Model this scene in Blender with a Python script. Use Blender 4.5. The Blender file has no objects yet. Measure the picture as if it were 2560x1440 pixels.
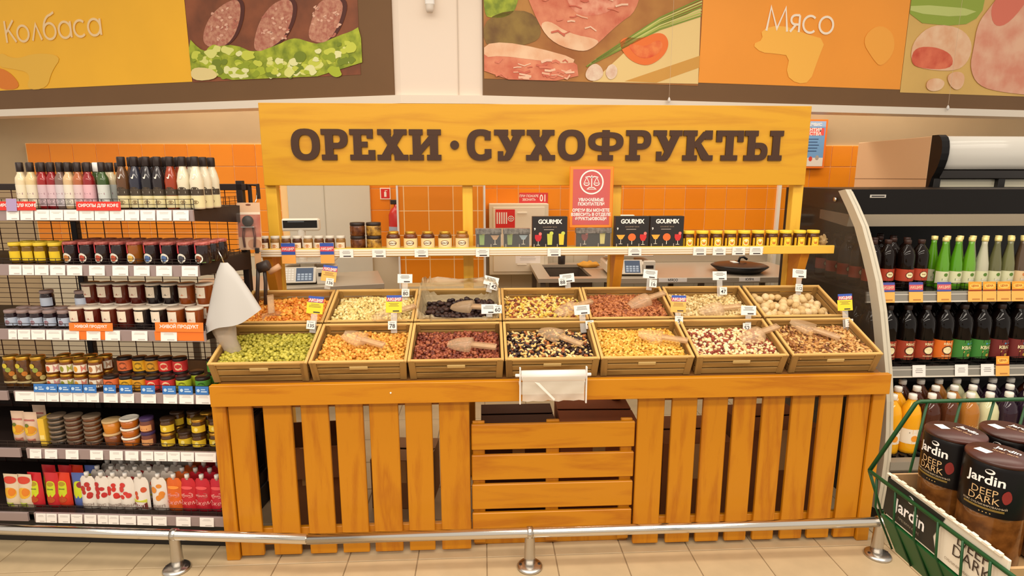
import bpy, bmesh, math, random
from mathutils import Vector, Matrix, Euler
from math import sin, cos, tan, pi, radians
random.seed(7)
SC = bpy.context.scene
COL = SC.collection

# ------------------------------------------------------------------ camera, light, exposure
cd = bpy.data.cameras.new('camera'); cam = bpy.data.objects.new('camera', cd); COL.objects.link(cam)
cd.sensor_width = 36.0; cd.lens = 36.0 * 1463 / 2560; cd.clip_start = 0.02
cam.location = (0, 0, 1.65)
cam.rotation_euler = Euler((radians(90 - 10.8), 0, radians(-2.9)), 'XYZ')
SC.camera = cam
SC.view_settings.view_transform = 'Standard'
SC.view_settings.look = 'None'
SC.view_settings.gamma = 1.0
SC.view_settings.use_curve_mapping = False
SC.view_settings.exposure = 0.0
w = bpy.data.worlds.new('world'); SC.world = w; w.use_nodes = True
w.node_tree.nodes['Background'].inputs[0].default_value = (1.0, 0.89, 0.765, 1)
w.node_tree.nodes['Background'].inputs[1].default_value = 0.76

def area(name, loc, sx, sy, power, rot=(0, 0, 0), col=(1.0, 0.885, 0.745)):
    l = bpy.data.lights.new(name, 'AREA'); l.shape = 'RECTANGLE'; l.size = sx; l.size_y = sy; l.energy = power; l.color = col
    o = bpy.data.objects.new(name, l); COL.objects.link(o); o.location = loc; o.rotation_euler = rot
    return o
area('ceiling_lamp_row', (0, 0.3, 3.5), 7.0, 0.4, 108)
area('ceiling_lamp_row', (0, 1.9, 3.5), 7.0, 0.4, 66)
area('ceiling_lamp_row', (0, -1.6, 3.5), 7.0, 0.4, 140)
area('ceiling_lamp_back_room', (0.5, 4.8, 2.9), 7.4, 0.25, 72)

# ------------------------------------------------------------------ materials
def lin(c):
    out = []
    for v in c[:3]:
        v = v / 255.0
        out.append(v / 12.92 if v <= 0.04045 else ((v + 0.055) / 1.055) ** 2.4)
    return (out[0], out[1], out[2], 1.0)
MC = {}
def mat(c, rough=0.5, metal=0.0, alpha=1.0, trans=0.0, var=0.0, scale=30.0, bump=0.0, c2=None, coat=0.0, spec=0.5, stretch=None, ior=1.45, emit=0.0):
    key = (tuple(c), rough, metal, alpha, trans, var, scale, bump, tuple(c2) if c2 else None, coat, spec, stretch, ior, emit)
    if key in MC: return MC[key]
    m = bpy.data.materials.new('finish_%d_%d_%d' % tuple(c[:3])); m.use_nodes = True
    nt = m.node_tree; b = nt.nodes['Principled BSDF']
    b.inputs['Base Color'].default_value = lin(c)
    b.inputs['Roughness'].default_value = rough; b.inputs['Metallic'].default_value = metal
    b.inputs['Alpha'].default_value = alpha; b.inputs['Transmission Weight'].default_value = trans
    b.inputs['Coat Weight'].default_value = coat; b.inputs['Specular IOR Level'].default_value = spec
    b.inputs['IOR'].default_value = ior
    if emit:
        b.inputs['Emission Color'].default_value = lin(c); b.inputs['Emission Strength'].default_value = emit
    if var or bump or c2:
        tc = nt.nodes.new('ShaderNodeTexCoord'); mp = nt.nodes.new('ShaderNodeMapping'); nz = nt.nodes.new('ShaderNodeTexNoise')
        nt.links.new(tc.outputs['Object'], mp.inputs['Vector']); nt.links.new(mp.outputs['Vector'], nz.inputs['Vector'])
        if stretch: mp.inputs['Scale'].default_value = stretch
        nz.inputs['Scale'].default_value = scale; nz.inputs['Detail'].default_value = 4
        rp = nt.nodes.new('ShaderNodeValToRGB'); rp.color_ramp.elements[0].position = 0.35; rp.color_ramp.elements[1].position = 0.66
        a = lin(c)
        d = lin(c2) if c2 else tuple(x * (1 - var) for x in a[:3]) + (1,)
        rp.color_ramp.elements[0].color = d; rp.color_ramp.elements[1].color = a
        nt.links.new(nz.outputs['Fac'], rp.inputs['Fac'])
        if var or c2: nt.links.new(rp.outputs['Color'], b.inputs['Base Color'])
        if bump:
            bp = nt.nodes.new('ShaderNodeBump'); bp.inputs['Strength'].default_value = bump; bp.inputs['Distance'].default_value = 0.004
            nt.links.new(nz.outputs['Fac'], bp.inputs['Height']); nt.links.new(bp.outputs['Normal'], b.inputs['Normal'])
    MC[key] = m
    return m
def wood(c, c2, axis='z', scale=1.0, rough=0.45, rings=6.0):
    key = ('wood', tuple(c), tuple(c2), axis, scale, rough, rings)
    if key in MC: return MC[key]
    m = bpy.data.materials.new('wood_%d_%d_%d' % tuple(c)); m.use_nodes = True
    nt = m.node_tree; b = nt.nodes['Principled BSDF']; b.inputs['Roughness'].default_value = rough
    N = nt.nodes.new; K = nt.links.new
    tc = N('ShaderNodeTexCoord'); oi = N('ShaderNodeObjectInfo'); ad = N('ShaderNodeVectorMath'); ad.operation = 'ADD'
    mu = N('ShaderNodeVectorMath'); mu.operation = 'SCALE'; mu.inputs['Scale'].default_value = 7.0
    cb = N('ShaderNodeCombineXYZ'); K(oi.outputs['Random'], cb.inputs[0]); K(oi.outputs['Random'], cb.inputs[1]); K(oi.outputs['Random'], cb.inputs[2])
    K(cb.outputs[0], mu.inputs[0]); K(tc.outputs['Object'], ad.inputs[0]); K(mu.outputs[0], ad.inputs[1])
    mp = N('ShaderNodeMapping'); K(ad.outputs[0], mp.inputs['Vector'])
    s = {'x': (0.35, 3, 3), 'y': (3, 0.35, 3), 'z': (3, 3, 0.35)}[axis]
    mp.inputs['Scale'].default_value = tuple(v * scale for v in s)
    n1 = N('ShaderNodeTexNoise'); n1.inputs['Scale'].default_value = 2.2; n1.inputs['Detail'].default_value = 2; n1.inputs['Distortion'].default_value = 0.6
    K(mp.outputs[0], n1.inputs['Vector'])
    mm = N('ShaderNodeMath'); mm.operation = 'MULTIPLY'; mm.inputs[1].default_value = rings; K(n1.outputs['Fac'], mm.inputs[0])
    fr = N('ShaderNodeMath'); fr.operation = 'PINGPONG'; fr.inputs[1].default_value = 1.0; K(mm.outputs[0], fr.inputs[0])
    n2 = N('ShaderNodeTexNoise'); n2.inputs['Scale'].default_value = 40; n2.inputs['Detail'].default_value = 3; K(mp.outputs[0], n2.inputs['Vector'])
    mx = N('ShaderNodeMath'); mx.operation = 'MULTIPLY_ADD'; mx.inputs[1].default_value = 0.76; K(fr.outputs[0], mx.inputs[0])
    m3 = N('ShaderNodeMath'); m3.operation = 'MULTIPLY'; m3.inputs[1].default_value = 0.5; K(n2.outputs['Fac'], m3.inputs[0]); K(m3.outputs[0], mx.inputs[2])
    rp = N('ShaderNodeValToRGB'); rp.color_ramp.elements[0].color = lin(c2); rp.color_ramp.elements[1].color = lin(c)
    rp.color_ramp.elements[0].position = 0.1; rp.color_ramp.elements[1].position = 0.75
    K(mx.outputs[0], rp.inputs['Fac']); K(rp.outputs['Color'], b.inputs['Base Color'])
    bp = N('ShaderNodeBump'); bp.inputs['Strength'].default_value = 0.08; bp.inputs['Distance'].default_value = 0.002
    K(n2.outputs['Fac'], bp.inputs['Height']); K(bp.outputs['Normal'], b.inputs['Normal'])
    MC[key] = m
    return m
def island(cols, rough=0.5):
    """each separate nut takes its own colour out of cols"""
    key = ('isl', tuple(cols), rough)
    if key in MC: return MC[key]
    m = bpy.data.materials.new('nut_colours'); m.use_nodes = True; nt = m.node_tree; b = nt.nodes['Principled BSDF']; b.inputs['Roughness'].default_value = rough
    g = nt.nodes.new('ShaderNodeNewGeometry'); rp = nt.nodes.new('ShaderNodeValToRGB'); rp.color_ramp.interpolation = 'CONSTANT'
    n = len(cols)
    rp.color_ramp.elements[0].color = lin(cols[0]); rp.color_ramp.elements[0].position = 0
    rp.color_ramp.elements[1].color = lin(cols[-1]); rp.color_ramp.elements[1].position = (n - 1) / n
    for i in range(1, n - 1):
        e = rp.color_ramp.elements.new(i / n); e.color = lin(cols[i])
    nt.links.new(g.outputs['Random Per Island'], rp.inputs['Fac']); nt.links.new(rp.outputs['Color'], b.inputs['Base Color'])
    MC[key] = m
    return m

# ------------------------------------------------------------------ mesh building
class MB:
    def __init__(s): s.v = []; s.f = []; s.mi = []; s.sm = []; s.mats = []
    def add(s, vf, m=0, smooth=False, T=None):
        vs, fs = vf; o = len(s.v)
        if m is not None and not isinstance(m, int):
            if m not in s.mats: s.mats.append(m)
            m = s.mats.index(m)
        for p in vs:
            s.v.append(tuple(T @ Vector(p)) if T is not None else tuple(p))
        for f in fs:
            s.f.append([i + o for i in f]); s.mi.append(m); s.sm.append(smooth)
        return s
    def mesh(s, name):
        me = bpy.data.meshes.new(name); me.from_pydata(s.v, [], s.f)
        for m in s.mats: me.materials.append(m)
        me.polygons.foreach_set('material_index', s.mi); me.polygons.foreach_set('use_smooth', s.sm)
        me.update(); return me
    def build(s, name, m=None, parent=None, loc=(0, 0, 0), rot=(0, 0, 0)):
        return inst(name, s.mesh(name), m, parent, loc, rot)
def inst(name, me, m=None, parent=None, loc=(0, 0, 0), rot=(0, 0, 0)):
    o = bpy.data.objects.new(name, me); COL.objects.link(o); o.parent = parent; o.location = loc; o.rotation_euler = rot
    if m is not None:
        if not me.materials: me.materials.append(m)
        elif me.materials[0] is not m:
            o.material_slots[0].link = 'OBJECT'; o.material_slots[0].material = m
    return o
CA = {}
def cached(key, fn):
    if key not in CA: CA[key] = fn()
    return CA[key]
def tag(o, label=None, cat=None, group=None, kind=None):
    if label: o['label'] = label
    if cat: o['category'] = cat
    if group: o['group'] = group
    if kind: o['kind'] = kind
    return o
def thing(name, label, cat, loc=(0, 0, 0), rot=(0, 0, 0), group=None):
    o = bpy.data.objects.new(name, None); COL.objects.link(o); o.location = loc; o.rotation_euler = rot; o.empty_display_size = 0.05
    return tag(o, label, cat, group)
ORD = 'first second third fourth fifth sixth seventh eighth ninth tenth eleventh twelfth thirteenth fourteenth fifteenth sixteenth'.split()

def box(x0, x1, y0, y1, z0, z1):
    return ([(x0, y0, z0), (x1, y0, z0), (x1, y1, z0), (x0, y1, z0), (x0, y0, z1), (x1, y0, z1), (x1, y1, z1), (x0, y1, z1)],
            [(3, 2, 1, 0), (4, 5, 6, 7), (0, 1, 5, 4), (1, 2, 6, 5), (2, 3, 7, 6), (3, 0, 4, 7)])
def bbox(x0, x1, y0, y1, z0, z1, b=0.003):
    """box with chamfered edges"""
    bm = bmesh.new(); vs, fs = box(x0, x1, y0, y1, z0, z1)
    bv = [bm.verts.new(p) for p in vs]
    for f in fs: bm.faces.new([bv[i] for i in f])
    bmesh.ops.bevel(bm, geom=list(bm.edges), offset=b, segments=1, affect='EDGES')
    bm.verts.index_update()
    r = ([tuple(v.co) for v in bm.verts], [[v.index for v in f.verts] for f in bm.faces]); bm.free(); return r
def lathe(prof, n=16, a0=0.0, a1=2 * pi, cap=True):
    full = abs(a1 - a0 - 2 * pi) < 1e-6; k = n if full else n + 1
    vs = []; fs = []
    for r, z in prof:
        for i in range(k):
            a = a0 + (a1 - a0) * i / n; vs.append((r * cos(a), r * sin(a), z))
    for j in range(len(prof) - 1):
        for i in range(n):
            i2 = (i + 1) % k
            fs.append((j * k + i, j * k + i2, (j + 1) * k + i2, (j + 1) * k + i))
    if cap and full:
        if prof[0][0] > 1e-5: fs.append(tuple(range(k - 1, -1, -1)))
        if prof[-1][0] > 1e-5: fs.append(tuple((len(prof) - 1) * k + i for i in range(k)))
    return vs, fs
def tube(path, r, n=8, closed=False):
    P = [Vector(p) for p in path]; vs = []; fs = []; m = len(P); prev = None
    for i, p in enumerate(P):
        if closed: t = (P[(i + 1) % m] - P[i - 1]).normalized()
        else: t = (P[min(i + 1, m - 1)] - P[max(i - 1, 0)]).normalized()
        u = prev - t * prev.dot(t) if prev is not None else t.orthogonal()
        if u.length < 1e-6: u = t.orthogonal()
        u.normalize(); prev = u; q = t.cross(u)
        for k in range(n):
            a = 2 * pi * k / n; vs.append(tuple(p + u * (r * cos(a)) + q * (r * sin(a))))
    for i in range(m if closed else m - 1):
        j = (i + 1) % m
        for k in range(n):
            k2 = (k + 1) % n; fs.append((i * n + k, i * n + k2, j * n + k2, j * n + k))
    if not closed:
        fs.append(tuple(range(n - 1, -1, -1))); fs.append(tuple((m - 1) * n + k for k in range(n)))
    return vs, fs
def prism(poly, y0, y1):
    """poly in (x, z), extruded along y (front face at y0)"""
    a = sum(poly[i][0] * poly[(i + 1) % len(poly)][1] - poly[(i + 1) % len(poly)][0] * poly[i][1] for i in range(len(poly)))
    if a < 0: poly = poly[::-1]
    n = len(poly); vs = [(x, y0, z) for x, z in poly] + [(x, y1, z) for x, z in poly]
    fs = [tuple(range(n)), tuple(range(2 * n - 1, n - 1, -1))]
    for i in range(n): j = (i + 1) % n; fs.append((i, i + n, j + n, j))
    return vs, fs
def flat(poly, y):
    a = sum(poly[i][0] * poly[(i + 1) % len(poly)][1] - poly[(i + 1) % len(poly)][0] * poly[i][1] for i in range(len(poly)))
    if a < 0: poly = poly[::-1]
    return [(x, y, z) for x, z in poly], [tuple(range(len(poly)))]
def rect(x0, x1, z0, z1): return [(x0, z0), (x1, z0), (x1, z1), (x0, z1)]
def ell(cx, cz, rx, rz, n=20, a0=0, a1=2 * pi):
    k = n if abs(a1 - a0 - 2 * pi) < 1e-6 else n + 1
    return [(cx + rx * cos(a0 + (a1 - a0) * i / n), cz + rz * sin(a0 + (a1 - a0) * i / n)) for i in range(k)]
def smooth(poly, it=2):
    for _ in range(it):
        q = []
        for i in range(len(poly)):
            a, b = poly[i], poly[(i + 1) % len(poly)]
            q += [(a[0] * .75 + b[0] * .25, a[1] * .75 + b[1] * .25), (a[0] * .25 + b[0] * .75, a[1] * .25 + b[1] * .75)]
        poly = q
    return poly
def band(outer, inner, y0, y1, closed=True):
    """solid strip between two polylines of equal length in (x, z)"""
    n = len(outer); vs = [(x, y0, z) for x, z in outer] + [(x, y0, z) for x, z in inner] + [(x, y1, z) for x, z in outer] + [(x, y1, z) for x, z in inner]
    fs = []
    for i in range(n if closed else n - 1):
        j = (i + 1) % n
        fs += [(i, j, n + j, n + i), (2 * n + i, 3 * n + i, 3 * n + j, 2 * n + j), (i, 2 * n + i, 2 * n + j, j), (n + i, n + j, 3 * n + j, 3 * n + i)]
    if not closed:
        e = n - 1; fs += [(0, n, 3 * n, 2 * n), (e, 2 * n + e, 3 * n + e, n + e)]
    return vs, fs
def stroke(pts, w, y0, y1, closed=False):
    n = len(pts); A = []; B = []
    for i in range(n):
        p = pts[i]; a = pts[i - 1] if (closed or i > 0) else p; b = pts[(i + 1) % n] if (closed or i < n - 1) else p
        d1 = Vector((p[0] - a[0], p[1] - a[1])); d2 = Vector((b[0] - p[0], b[1] - p[1]))
        if d1.length < 1e-9: d1 = d2
        if d2.length < 1e-9: d2 = d1
        d1.normalize(); d2.normalize(); t = d1 + d2
        if t.length < 1e-6: t = d1
        t.normalize(); nn = Vector((-t.y, t.x)); k = w / 2 / max(0.5, nn.dot(Vector((-d1.y, d1.x))))
        A.append((p[0] + nn.x * k, p[1] + nn.y * k)); B.append((p[0] - nn.x * k, p[1] - nn.y * k))
    return band(A, B, y0, y1, closed)
def arc(cx, cz, rx, rz, d0, d1, n=14): return [(cx + rx * cos(radians(d0 + (d1 - d0) * i / n)), cz + rz * sin(radians(d0 + (d1 - d0) * i / n))) for i in range(n + 1)]
def cylpatch(r, a0, a1, z0, z1, r1=None, n=10):
    """patch wrapped on a cylinder; angle 0 faces the viewer (-y), positive to the viewer's right"""
    r1 = r if r1 is None else r1; vs = []
    for rr, z in ((r, z0), (r1, z1)):
        for i in range(n + 1):
            a = radians(a0 + (a1 - a0) * i / n); vs.append((rr * sin(a), -rr * cos(a), z))
    return vs, [(i, i + 1, n + 2 + i, n + 1 + i) for i in range(n)]
def cylshape(r, poly, ang=0.0):
    """flat (x, z) outline wrapped on a cylinder"""
    n = len(poly); cx = sum(p[0] for p in poly) / n; cz = sum(p[1] for p in poly) / n
    W = lambda x, z: (r * sin(x / r + radians(ang)), -r * cos(x / r + radians(ang)), z)
    vs = [W(cx, cz)] + [W(x, z) for x, z in poly]
    ar = sum(poly[i][0] * poly[(i + 1) % n][1] - poly[(i + 1) % n][0] * poly[i][1] for i in range(n))
    fs = [(0, 1 + i, 1 + (i + 1) % n) if ar > 0 else (0, 1 + (i + 1) % n, 1 + i) for i in range(n)]
    return vs, fs
FONT_CACHE = {}
def text_vf(s, size, align='CENTER', bold=0.0, shear=0.0, sx=1.0, space=1.0, line=1.0):
    """lettering as flat faces in (x, 0, z)"""
    key = (s, size, align, bold, shear, sx, space, line)
    if key in FONT_CACHE: return FONT_CACHE[key]
    c = bpy.data.curves.new('lettering', 'FONT'); c.body = s; c.size = size; c.align_x = align; c.align_y = 'CENTER'
    c.offset = bold * size; c.shear = shear; c.resolution_u = 2; c.space_character = space; c.space_line = line
    o = bpy.data.objects.new('lettering', c); COL.objects.link(o)
    dg = bpy.context.evaluated_depsgraph_get(); me = o.evaluated_get(dg).to_mesh()
    vs = [(v.co.x * sx, 0.0, v.co.y) for v in me.vertices]; fs = [tuple(p.vertices) for p in me.polygons]
    bpy.data.objects.remove(o); bpy.data.curves.remove(c)
    FONT_CACHE[key] = (vs, fs); return vs, fs
def at(vf, x=0, y=0, z=0, sx=1, sz=1): return [(p[0] * sx + x, p[1] + y, p[2] * sz + z) for p in vf[0]], vf[1]
def wrap(vf, r, ang=0.0, z=0.0):
    """bend flat lettering round a cylinder of radius r"""
    return [(r * sin(p[0] / r + radians(ang)), -r * cos(p[0] / r + radians(ang)), p[2] + z) for p in vf[0]], vf[1]
def fake_lines(mb, x, z, w, n, dz, y, m, rnd, h=None):
    """rows of fine print"""
    for i in range(n):
        ww = w * rnd.uniform(.55, 1); mb.add(flat(rect(x - ww / 2, x + ww / 2, z - i * dz, z - i * dz + (h or dz * .45)), y), m)

WHITE = mat((236, 232, 226), .6); PAPER = mat((243, 238, 232), .65); BLACK = mat((28, 25, 24), .45); DARK = mat((44, 36, 32), .5)
STEEL = mat((200, 196, 190), .28, 1.0); CHROME = mat((226, 222, 214), .16, 1.0); INK = mat((70, 62, 60), .7); RED = mat((214, 44, 40), .5)
WOODV = wood((200, 130, 12), (178, 104, 5), 'z', 2.0, .42); WOODH = wood((202, 132, 14), (180, 106, 6), 'x', 2.0, .42)
WOODY = wood((210, 154, 20), (194, 134, 12), 'x', 1.0, .42, 9.0)
CLEAR = mat((240, 238, 232), .12, alpha=.28, spec=.6)
# ------------------------------------------------------------------ the setting
def struct(name, vf, m, parent=None, smooth_=False):
    o = MB().add(vf, m, smooth_).build(name, None, parent)
    if parent is None: o['kind'] = 'structure'
    return o
GROUT = mat((150, 128, 98), .8)
FT = mat((194, 172, 136), .35, var=.10, scale=9)
floor = struct('floor', box(-6, 6, -3, 7, -.05, -.004), GROUT)
tm = MB().add(bbox(-.1495, .1495, -.1495, .1495, -.02, 0, .0015)).mesh('floor_tile')
for i in range(-11, 12):
    for j in range(-2, 6):
        inst('tile', tm, FT, floor, (0.158 + i * .303, 2.467 + (j - 0) * .303, 0))
struct('wall_back', box(-6.5, 6.5, 5.32, 5.5, -.05, 3.6), mat((184, 160, 124), .7, var=.05, scale=3))
WB = bpy.data.objects['wall_back']
ORG = mat((238, 144, 28), .30, var=.04, scale=4); ORG2 = mat((234, 137, 24), .30, var=.04, scale=4); ORGG = mat((250, 212, 150), .8)
struct('trim_1', box(-3.86, 3.68, 5.2985, 5.33, .95, 1.925), ORGG, WB).name = 'grout_bed'
tm = MB().add(bbox(-.0915, .0915, -.005, .006, -.0915, .0915, .0015)).mesh('wall_tile')
for i in range(39):
    x = -3.76 + i * .19
    for j in range(5):
        z = 1.83 - j * .19
        if -1.76 < x < -.92: continue
        if -.58 < x < -.02: continue
        inst('tile', tm, (ORG, ORG2)[(i * 7 + j * 3) % 3 == 0], WB, (x, 5.296, z))
tl = MB().add(bbox(-.0925, .0925, -.006, .006, -.0925, .0925, .0025)).mesh('white_tile')
for i in range(20):
    for j in range(4):
        x = .17 + i * .19; inst('tile', tl, mat((214, 204, 180), .35), WB, (x, 5.306, .86 - j * .19))
struct('wall_lower', box(-3.9, 3.5, 5.303, 5.33, 0, .95), mat((206, 194, 168), .6), WB).name = 'lower_panel'
# tiled pillar standing out from the back wall
wp = struct('wall_pillar', box(-.645, .015, 4.56, 5.31, 0, 2.4), ORGG)
tm = MB().add(bbox(-.0905, .0905, -.0015, .006, -.0905, .0905, .0012)).mesh('pillar_tile')
tn = MB().add(bbox(-.018, .018, -.0015, .006, -.0905, .0905, .0012)).mesh('pillar_tile')
for i in range(-1, 4):
    for j in range(8):
        z = 1.86 - j * .188
        if z < .82: continue
        if i == -1: inst('tile', tn, ORG2, wp, (-.621, 4.559, z))
        else: inst('tile', tm if i < 3 else tn, (ORG, ORG2)[(i + j) % 2], wp, (-.504 + i * .188 if i < 3 else -.012, 4.559, z))
MB().add(box(-.648, .02, 4.545, 4.57, .70, .80), mat((214, 196, 160), .6)).build('skirting_strip', None, wp)
for x in (-.652, .012): MB().add(box(x, x + .014, 4.542, 4.565, .7, 2.3), WHITE).build('corner_bead', None, wp)
d1 = struct('door_1', bbox(-1.70, -.985, 5.27, 5.32, 0, 2.05, .004), mat((205, 200, 184), .55)); d1['kind'] = 'structure'
MB().add(box(-1.385, -1.381, 5.266, 5.272, 0, 2.04), mat((176, 170, 154), .6)).build('door_joint', None, d1)
struct('trim_2', box(2.69, 2.72, 5.26, 5.30, .6, 1.95), mat((232, 224, 208), .5))
# bulkhead over the counter: two long panels and a pale piece between
CREAM = mat((240, 224, 206), .6); BROWN = mat((118, 84, 48), .55, var=.06, scale=3)
bk = MB()
def plan(pts, z0, z1, t):
    n = len(pts); vs = [(x, y, z) for z in (z0, z1) for x, y in pts] + [(x, y + t, z) for z in (z0, z1) for x, y in pts]; fs = []
    for i in range(n - 1):
        fs += [(i, i + 1, n + i + 1, n + i), (2 * n + i, 3 * n + i, 3 * n + i + 1, 2 * n + i + 1), (i, 2 * n + i, 2 * n + i + 1, i + 1), (n + i, n + i + 1, 3 * n + i + 1, 3 * n + i)]
    fs += [(0, n, 3 * n, 2 * n), (n - 1, 3 * n - 1, 4 * n - 1, 2 * n - 1)]
    return vs, fs
PLAN = [(-4.9, 5.209), (-.5, 3.85), (.02, 3.85), (5.2, 4.637)]
struct('wall_bulkhead', plan([(x, y + .012) for x, y in PLAN], 2.135, 3.5, .12), CREAM)
struct('trim_3', plan([(x, y - .02) for x, y in PLAN], 2.098, 2.148, .16), mat((238, 226, 208), .35))
struct('trim_4', box(-.142, -.138, 3.855, 3.865, 2.15, 3.4), mat((205, 190, 172), .6))
ART = {
'L_slice1':[(1.426,2.519),(1.386,2.643),(1.284,2.736),(1.14,2.789),(1.096,2.748),(1.119,2.637),(1.192,2.527),(1.303,2.482)],
'L_slice2':[(1.037,2.474),(0.981,2.624),(0.882,2.726),(0.77,2.764),(0.712,2.732),(0.728,2.633),(0.798,2.528),(0.867,2.485),(0.976,2.446)],
'L_slice3':[(0.63,2.514),(0.584,2.636),(0.529,2.731),(0.421,2.745),(0.354,2.708),(0.395,2.589),(0.471,2.494),(0.546,2.479)],
'L_lettuce':[(1.532,2.573),(1.454,2.495),(1.393,2.472),(1.311,2.5),(1.169,2.506),(1.022,2.444),(0.837,2.489),(0.77,2.514),(0.702,2.521),(0.617,2.492),(0.546,2.474),(0.402,2.519),(0.317,2.538),(0.25,2.567),(0.25,2.28),(1.532,2.285)],
'L_lettlight':[(0.841,2.445),(0.748,2.494),(0.647,2.484),(0.549,2.435),(0.612,2.361),(0.731,2.341),(0.847,2.371)],
'L_lett2':[(1.27,2.44),(1.143,2.464),(0.994,2.415),(0.97,2.351),(1.125,2.328),(1.247,2.358)],
'L_lett3':[(0.461,2.474),(0.318,2.514),(0.266,2.464),(0.285,2.37),(0.412,2.352),(0.494,2.404)],
'L_beige':[(1.532,2.38),(1.348,2.362),(1.311,2.294),(1.532,2.285)],
'L_splash':[(3.219,2.566),(3.078,2.497),(2.859,2.537),(2.622,2.504),(2.746,2.399),(2.806,2.284),(3.014,2.28),(2.935,2.401),(3.129,2.438),(3.244,2.454)],
'R_green':[(-0.001,2.9),(0.242,2.9),(0.209,2.663),(0.133,2.613),(0.053,2.607),(-0.001,2.618)],
'R_dark':[(-0.001,2.618),(0.306,2.68),(0.385,2.508),(0.23,2.447),(-0.001,2.421)],
'R_board':[(0.869,2.394),(1.03,2.536),(1.443,2.74),(1.455,2.262),(0.709,2.252)],
'R_board2':[(0.929,2.262),(1.455,2.441),(1.455,2.365),(1.155,2.26)],
'R_meat':[(0.204,2.9),(1.033,2.9),(0.995,2.692),(0.875,2.614),(0.717,2.466),(0.637,2.429),(0.45,2.47),(0.345,2.577)],
'R_meatfat':[(0.345,2.577),(0.45,2.47),(0.637,2.429),(0.717,2.466),(0.756,2.512),(0.542,2.538),(0.409,2.615)],
'R_meatred':[(0.485,2.9),(0.965,2.9),(0.859,2.697),(0.672,2.64),(0.539,2.681)],
'R_bacon':[(-0.001,2.437),(0.127,2.466),(0.333,2.434),(0.598,2.384),(0.617,2.252),(-0.001,2.248)],
'R_baconfat':[(-0.001,2.451),(0.127,2.471),(0.333,2.446),(0.587,2.393),(0.572,2.354),(0.308,2.373),(0.102,2.389),(-0.001,2.374)],
'R_tomato':[(0.879,2.498),(0.919,2.536),(1.036,2.529),(1.14,2.573),(1.203,2.561),(1.231,2.502),(1.196,2.426),(1.099,2.363),(1.003,2.374),(0.924,2.421)],
'R_tomin':[(0.935,2.49),(1.004,2.493),(1.066,2.481),(1.142,2.528),(1.188,2.511),(1.174,2.455),(1.092,2.407),(1.007,2.414)],
'R_garlic1':[(0.654,2.288),(0.674,2.338),(0.72,2.369),(0.767,2.346),(0.785,2.297),(0.742,2.259),(0.682,2.257)],
'R_garlic2':[(0.79,2.305),(0.81,2.355),(0.848,2.369),(0.88,2.333),(0.868,2.285),(0.824,2.264)],
'R_splash':[(1.836,2.528),(1.915,2.562),(1.894,2.625),(2.043,2.665),(2.234,2.614),(2.401,2.583),(2.353,2.449),(2.306,2.298),(2.205,2.284),(2.112,2.34),(2.13,2.467),(2.015,2.476),(1.907,2.479)],
'R_splash2':[(2.684,2.595),(2.8,2.706),(2.94,2.66),(2.975,2.526),(2.874,2.414),(2.8,2.466)],
'R_rgreen':[(3.06,2.95),(3.688,2.95),(3.675,2.803),(3.513,2.719),(3.06,2.731)],
'R_rgreen2':[(3.06,2.85),(3.667,2.844),(3.502,2.781),(3.06,2.792)],
'R_ham':[(3.108,2.477),(3.115,2.613),(3.268,2.729),(3.514,2.713),(3.639,2.608),(3.61,2.467),(3.496,2.407),(3.179,2.419)],
'R_hamred':[(3.109,2.471),(3.139,2.566),(3.328,2.573),(3.477,2.518),(3.476,2.421),(3.179,2.419)],
'R_pork':[(3.644,2.581),(3.649,2.747),(3.736,2.861),(3.829,2.98),(4.4,2.98),(4.4,2.256),(3.956,2.273),(3.727,2.315),(3.633,2.44)],
'R_porkdark':[(3.736,2.861),(3.829,2.98),(4.1,2.98),(3.935,2.761),(3.797,2.726)],
'R_rgarlic':[(3.477,2.308),(3.437,2.377),(3.512,2.413),(3.597,2.397),(3.601,2.312),(3.547,2.273)],
'R_rgarlic2':[(3.268,2.288),(3.277,2.344),(3.362,2.361),(3.437,2.335),(3.411,2.278),(3.325,2.261)],
}
def G(key, m, layer, mb, mirror=False, sm=2):
    p = ART[key]
    if mirror: p = [(-a, b) for a, b in p]
    mb.add(flat(smooth(p, sm) if sm else p, -.010 - layer * .0006), m)
def frame_at(A, B): return math.atan2(B[1] - A[1], B[0] - A[0])
# left banner: local x runs to the viewer's right from the far end; built with x = -s about A
aL = frame_at((-3.9, 4.9), (-.5, 3.85)); aR = frame_at((.02, 3.85), (4.3, 4.5))
def board(name, label, A, a, x0, x1, z0, z1):
    t = thing(name, label, 'banner', (A[0], A[1], 0), (0, 0, a))
    MB().add(box(x0, x1, -.006, .011, z0, z1), BROWN).build('backing_board', None, t)
    return t
OB1 = mat((255, 192, 40), .45, var=.06, scale=2); OB2 = mat((252, 162, 52), .45, var=.06, scale=2)
LT = mat((184, 196, 52), .5, c2=(120, 138, 24), scale=14); LT2 = mat((222, 224, 120), .5, c2=(176, 190, 60), scale=16)
MEAT = mat((232, 150, 112), .5, c2=(206, 104, 74), scale=9); FAT = mat((244, 206, 168), .5, c2=(232, 174, 132), scale=9)
SAUS = mat((206, 150, 122), .5, c2=(176, 104, 84), scale=45)
t = board('wall_banner', 'orange banner reading Колбаса with a picture of sausage slices on lettuce', (-.5, 3.85), aL, -4.3, -.045, 2.15, 3.3)
mb = MB().add(flat(rect(-4.2, -1.535, 2.285, 3.2), -.008), OB1); G('L_splash', mat((242, 190, 66), .5), 1, mb, True)
mb.add(flat(smooth([(-3.3, 2.46), (-3.14, 2.42), (-3.04, 2.29), (-3.3, 2.29)]), -.0106), mat((232, 130, 30), .5))
mb.build('orange_panel', None, t)
mb = MB().add(flat(rect(-1.532, -.265, 2.28, 3.2), -.008), mat((112, 62, 36), .5, c2=(150, 84, 50), scale=5))
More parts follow.
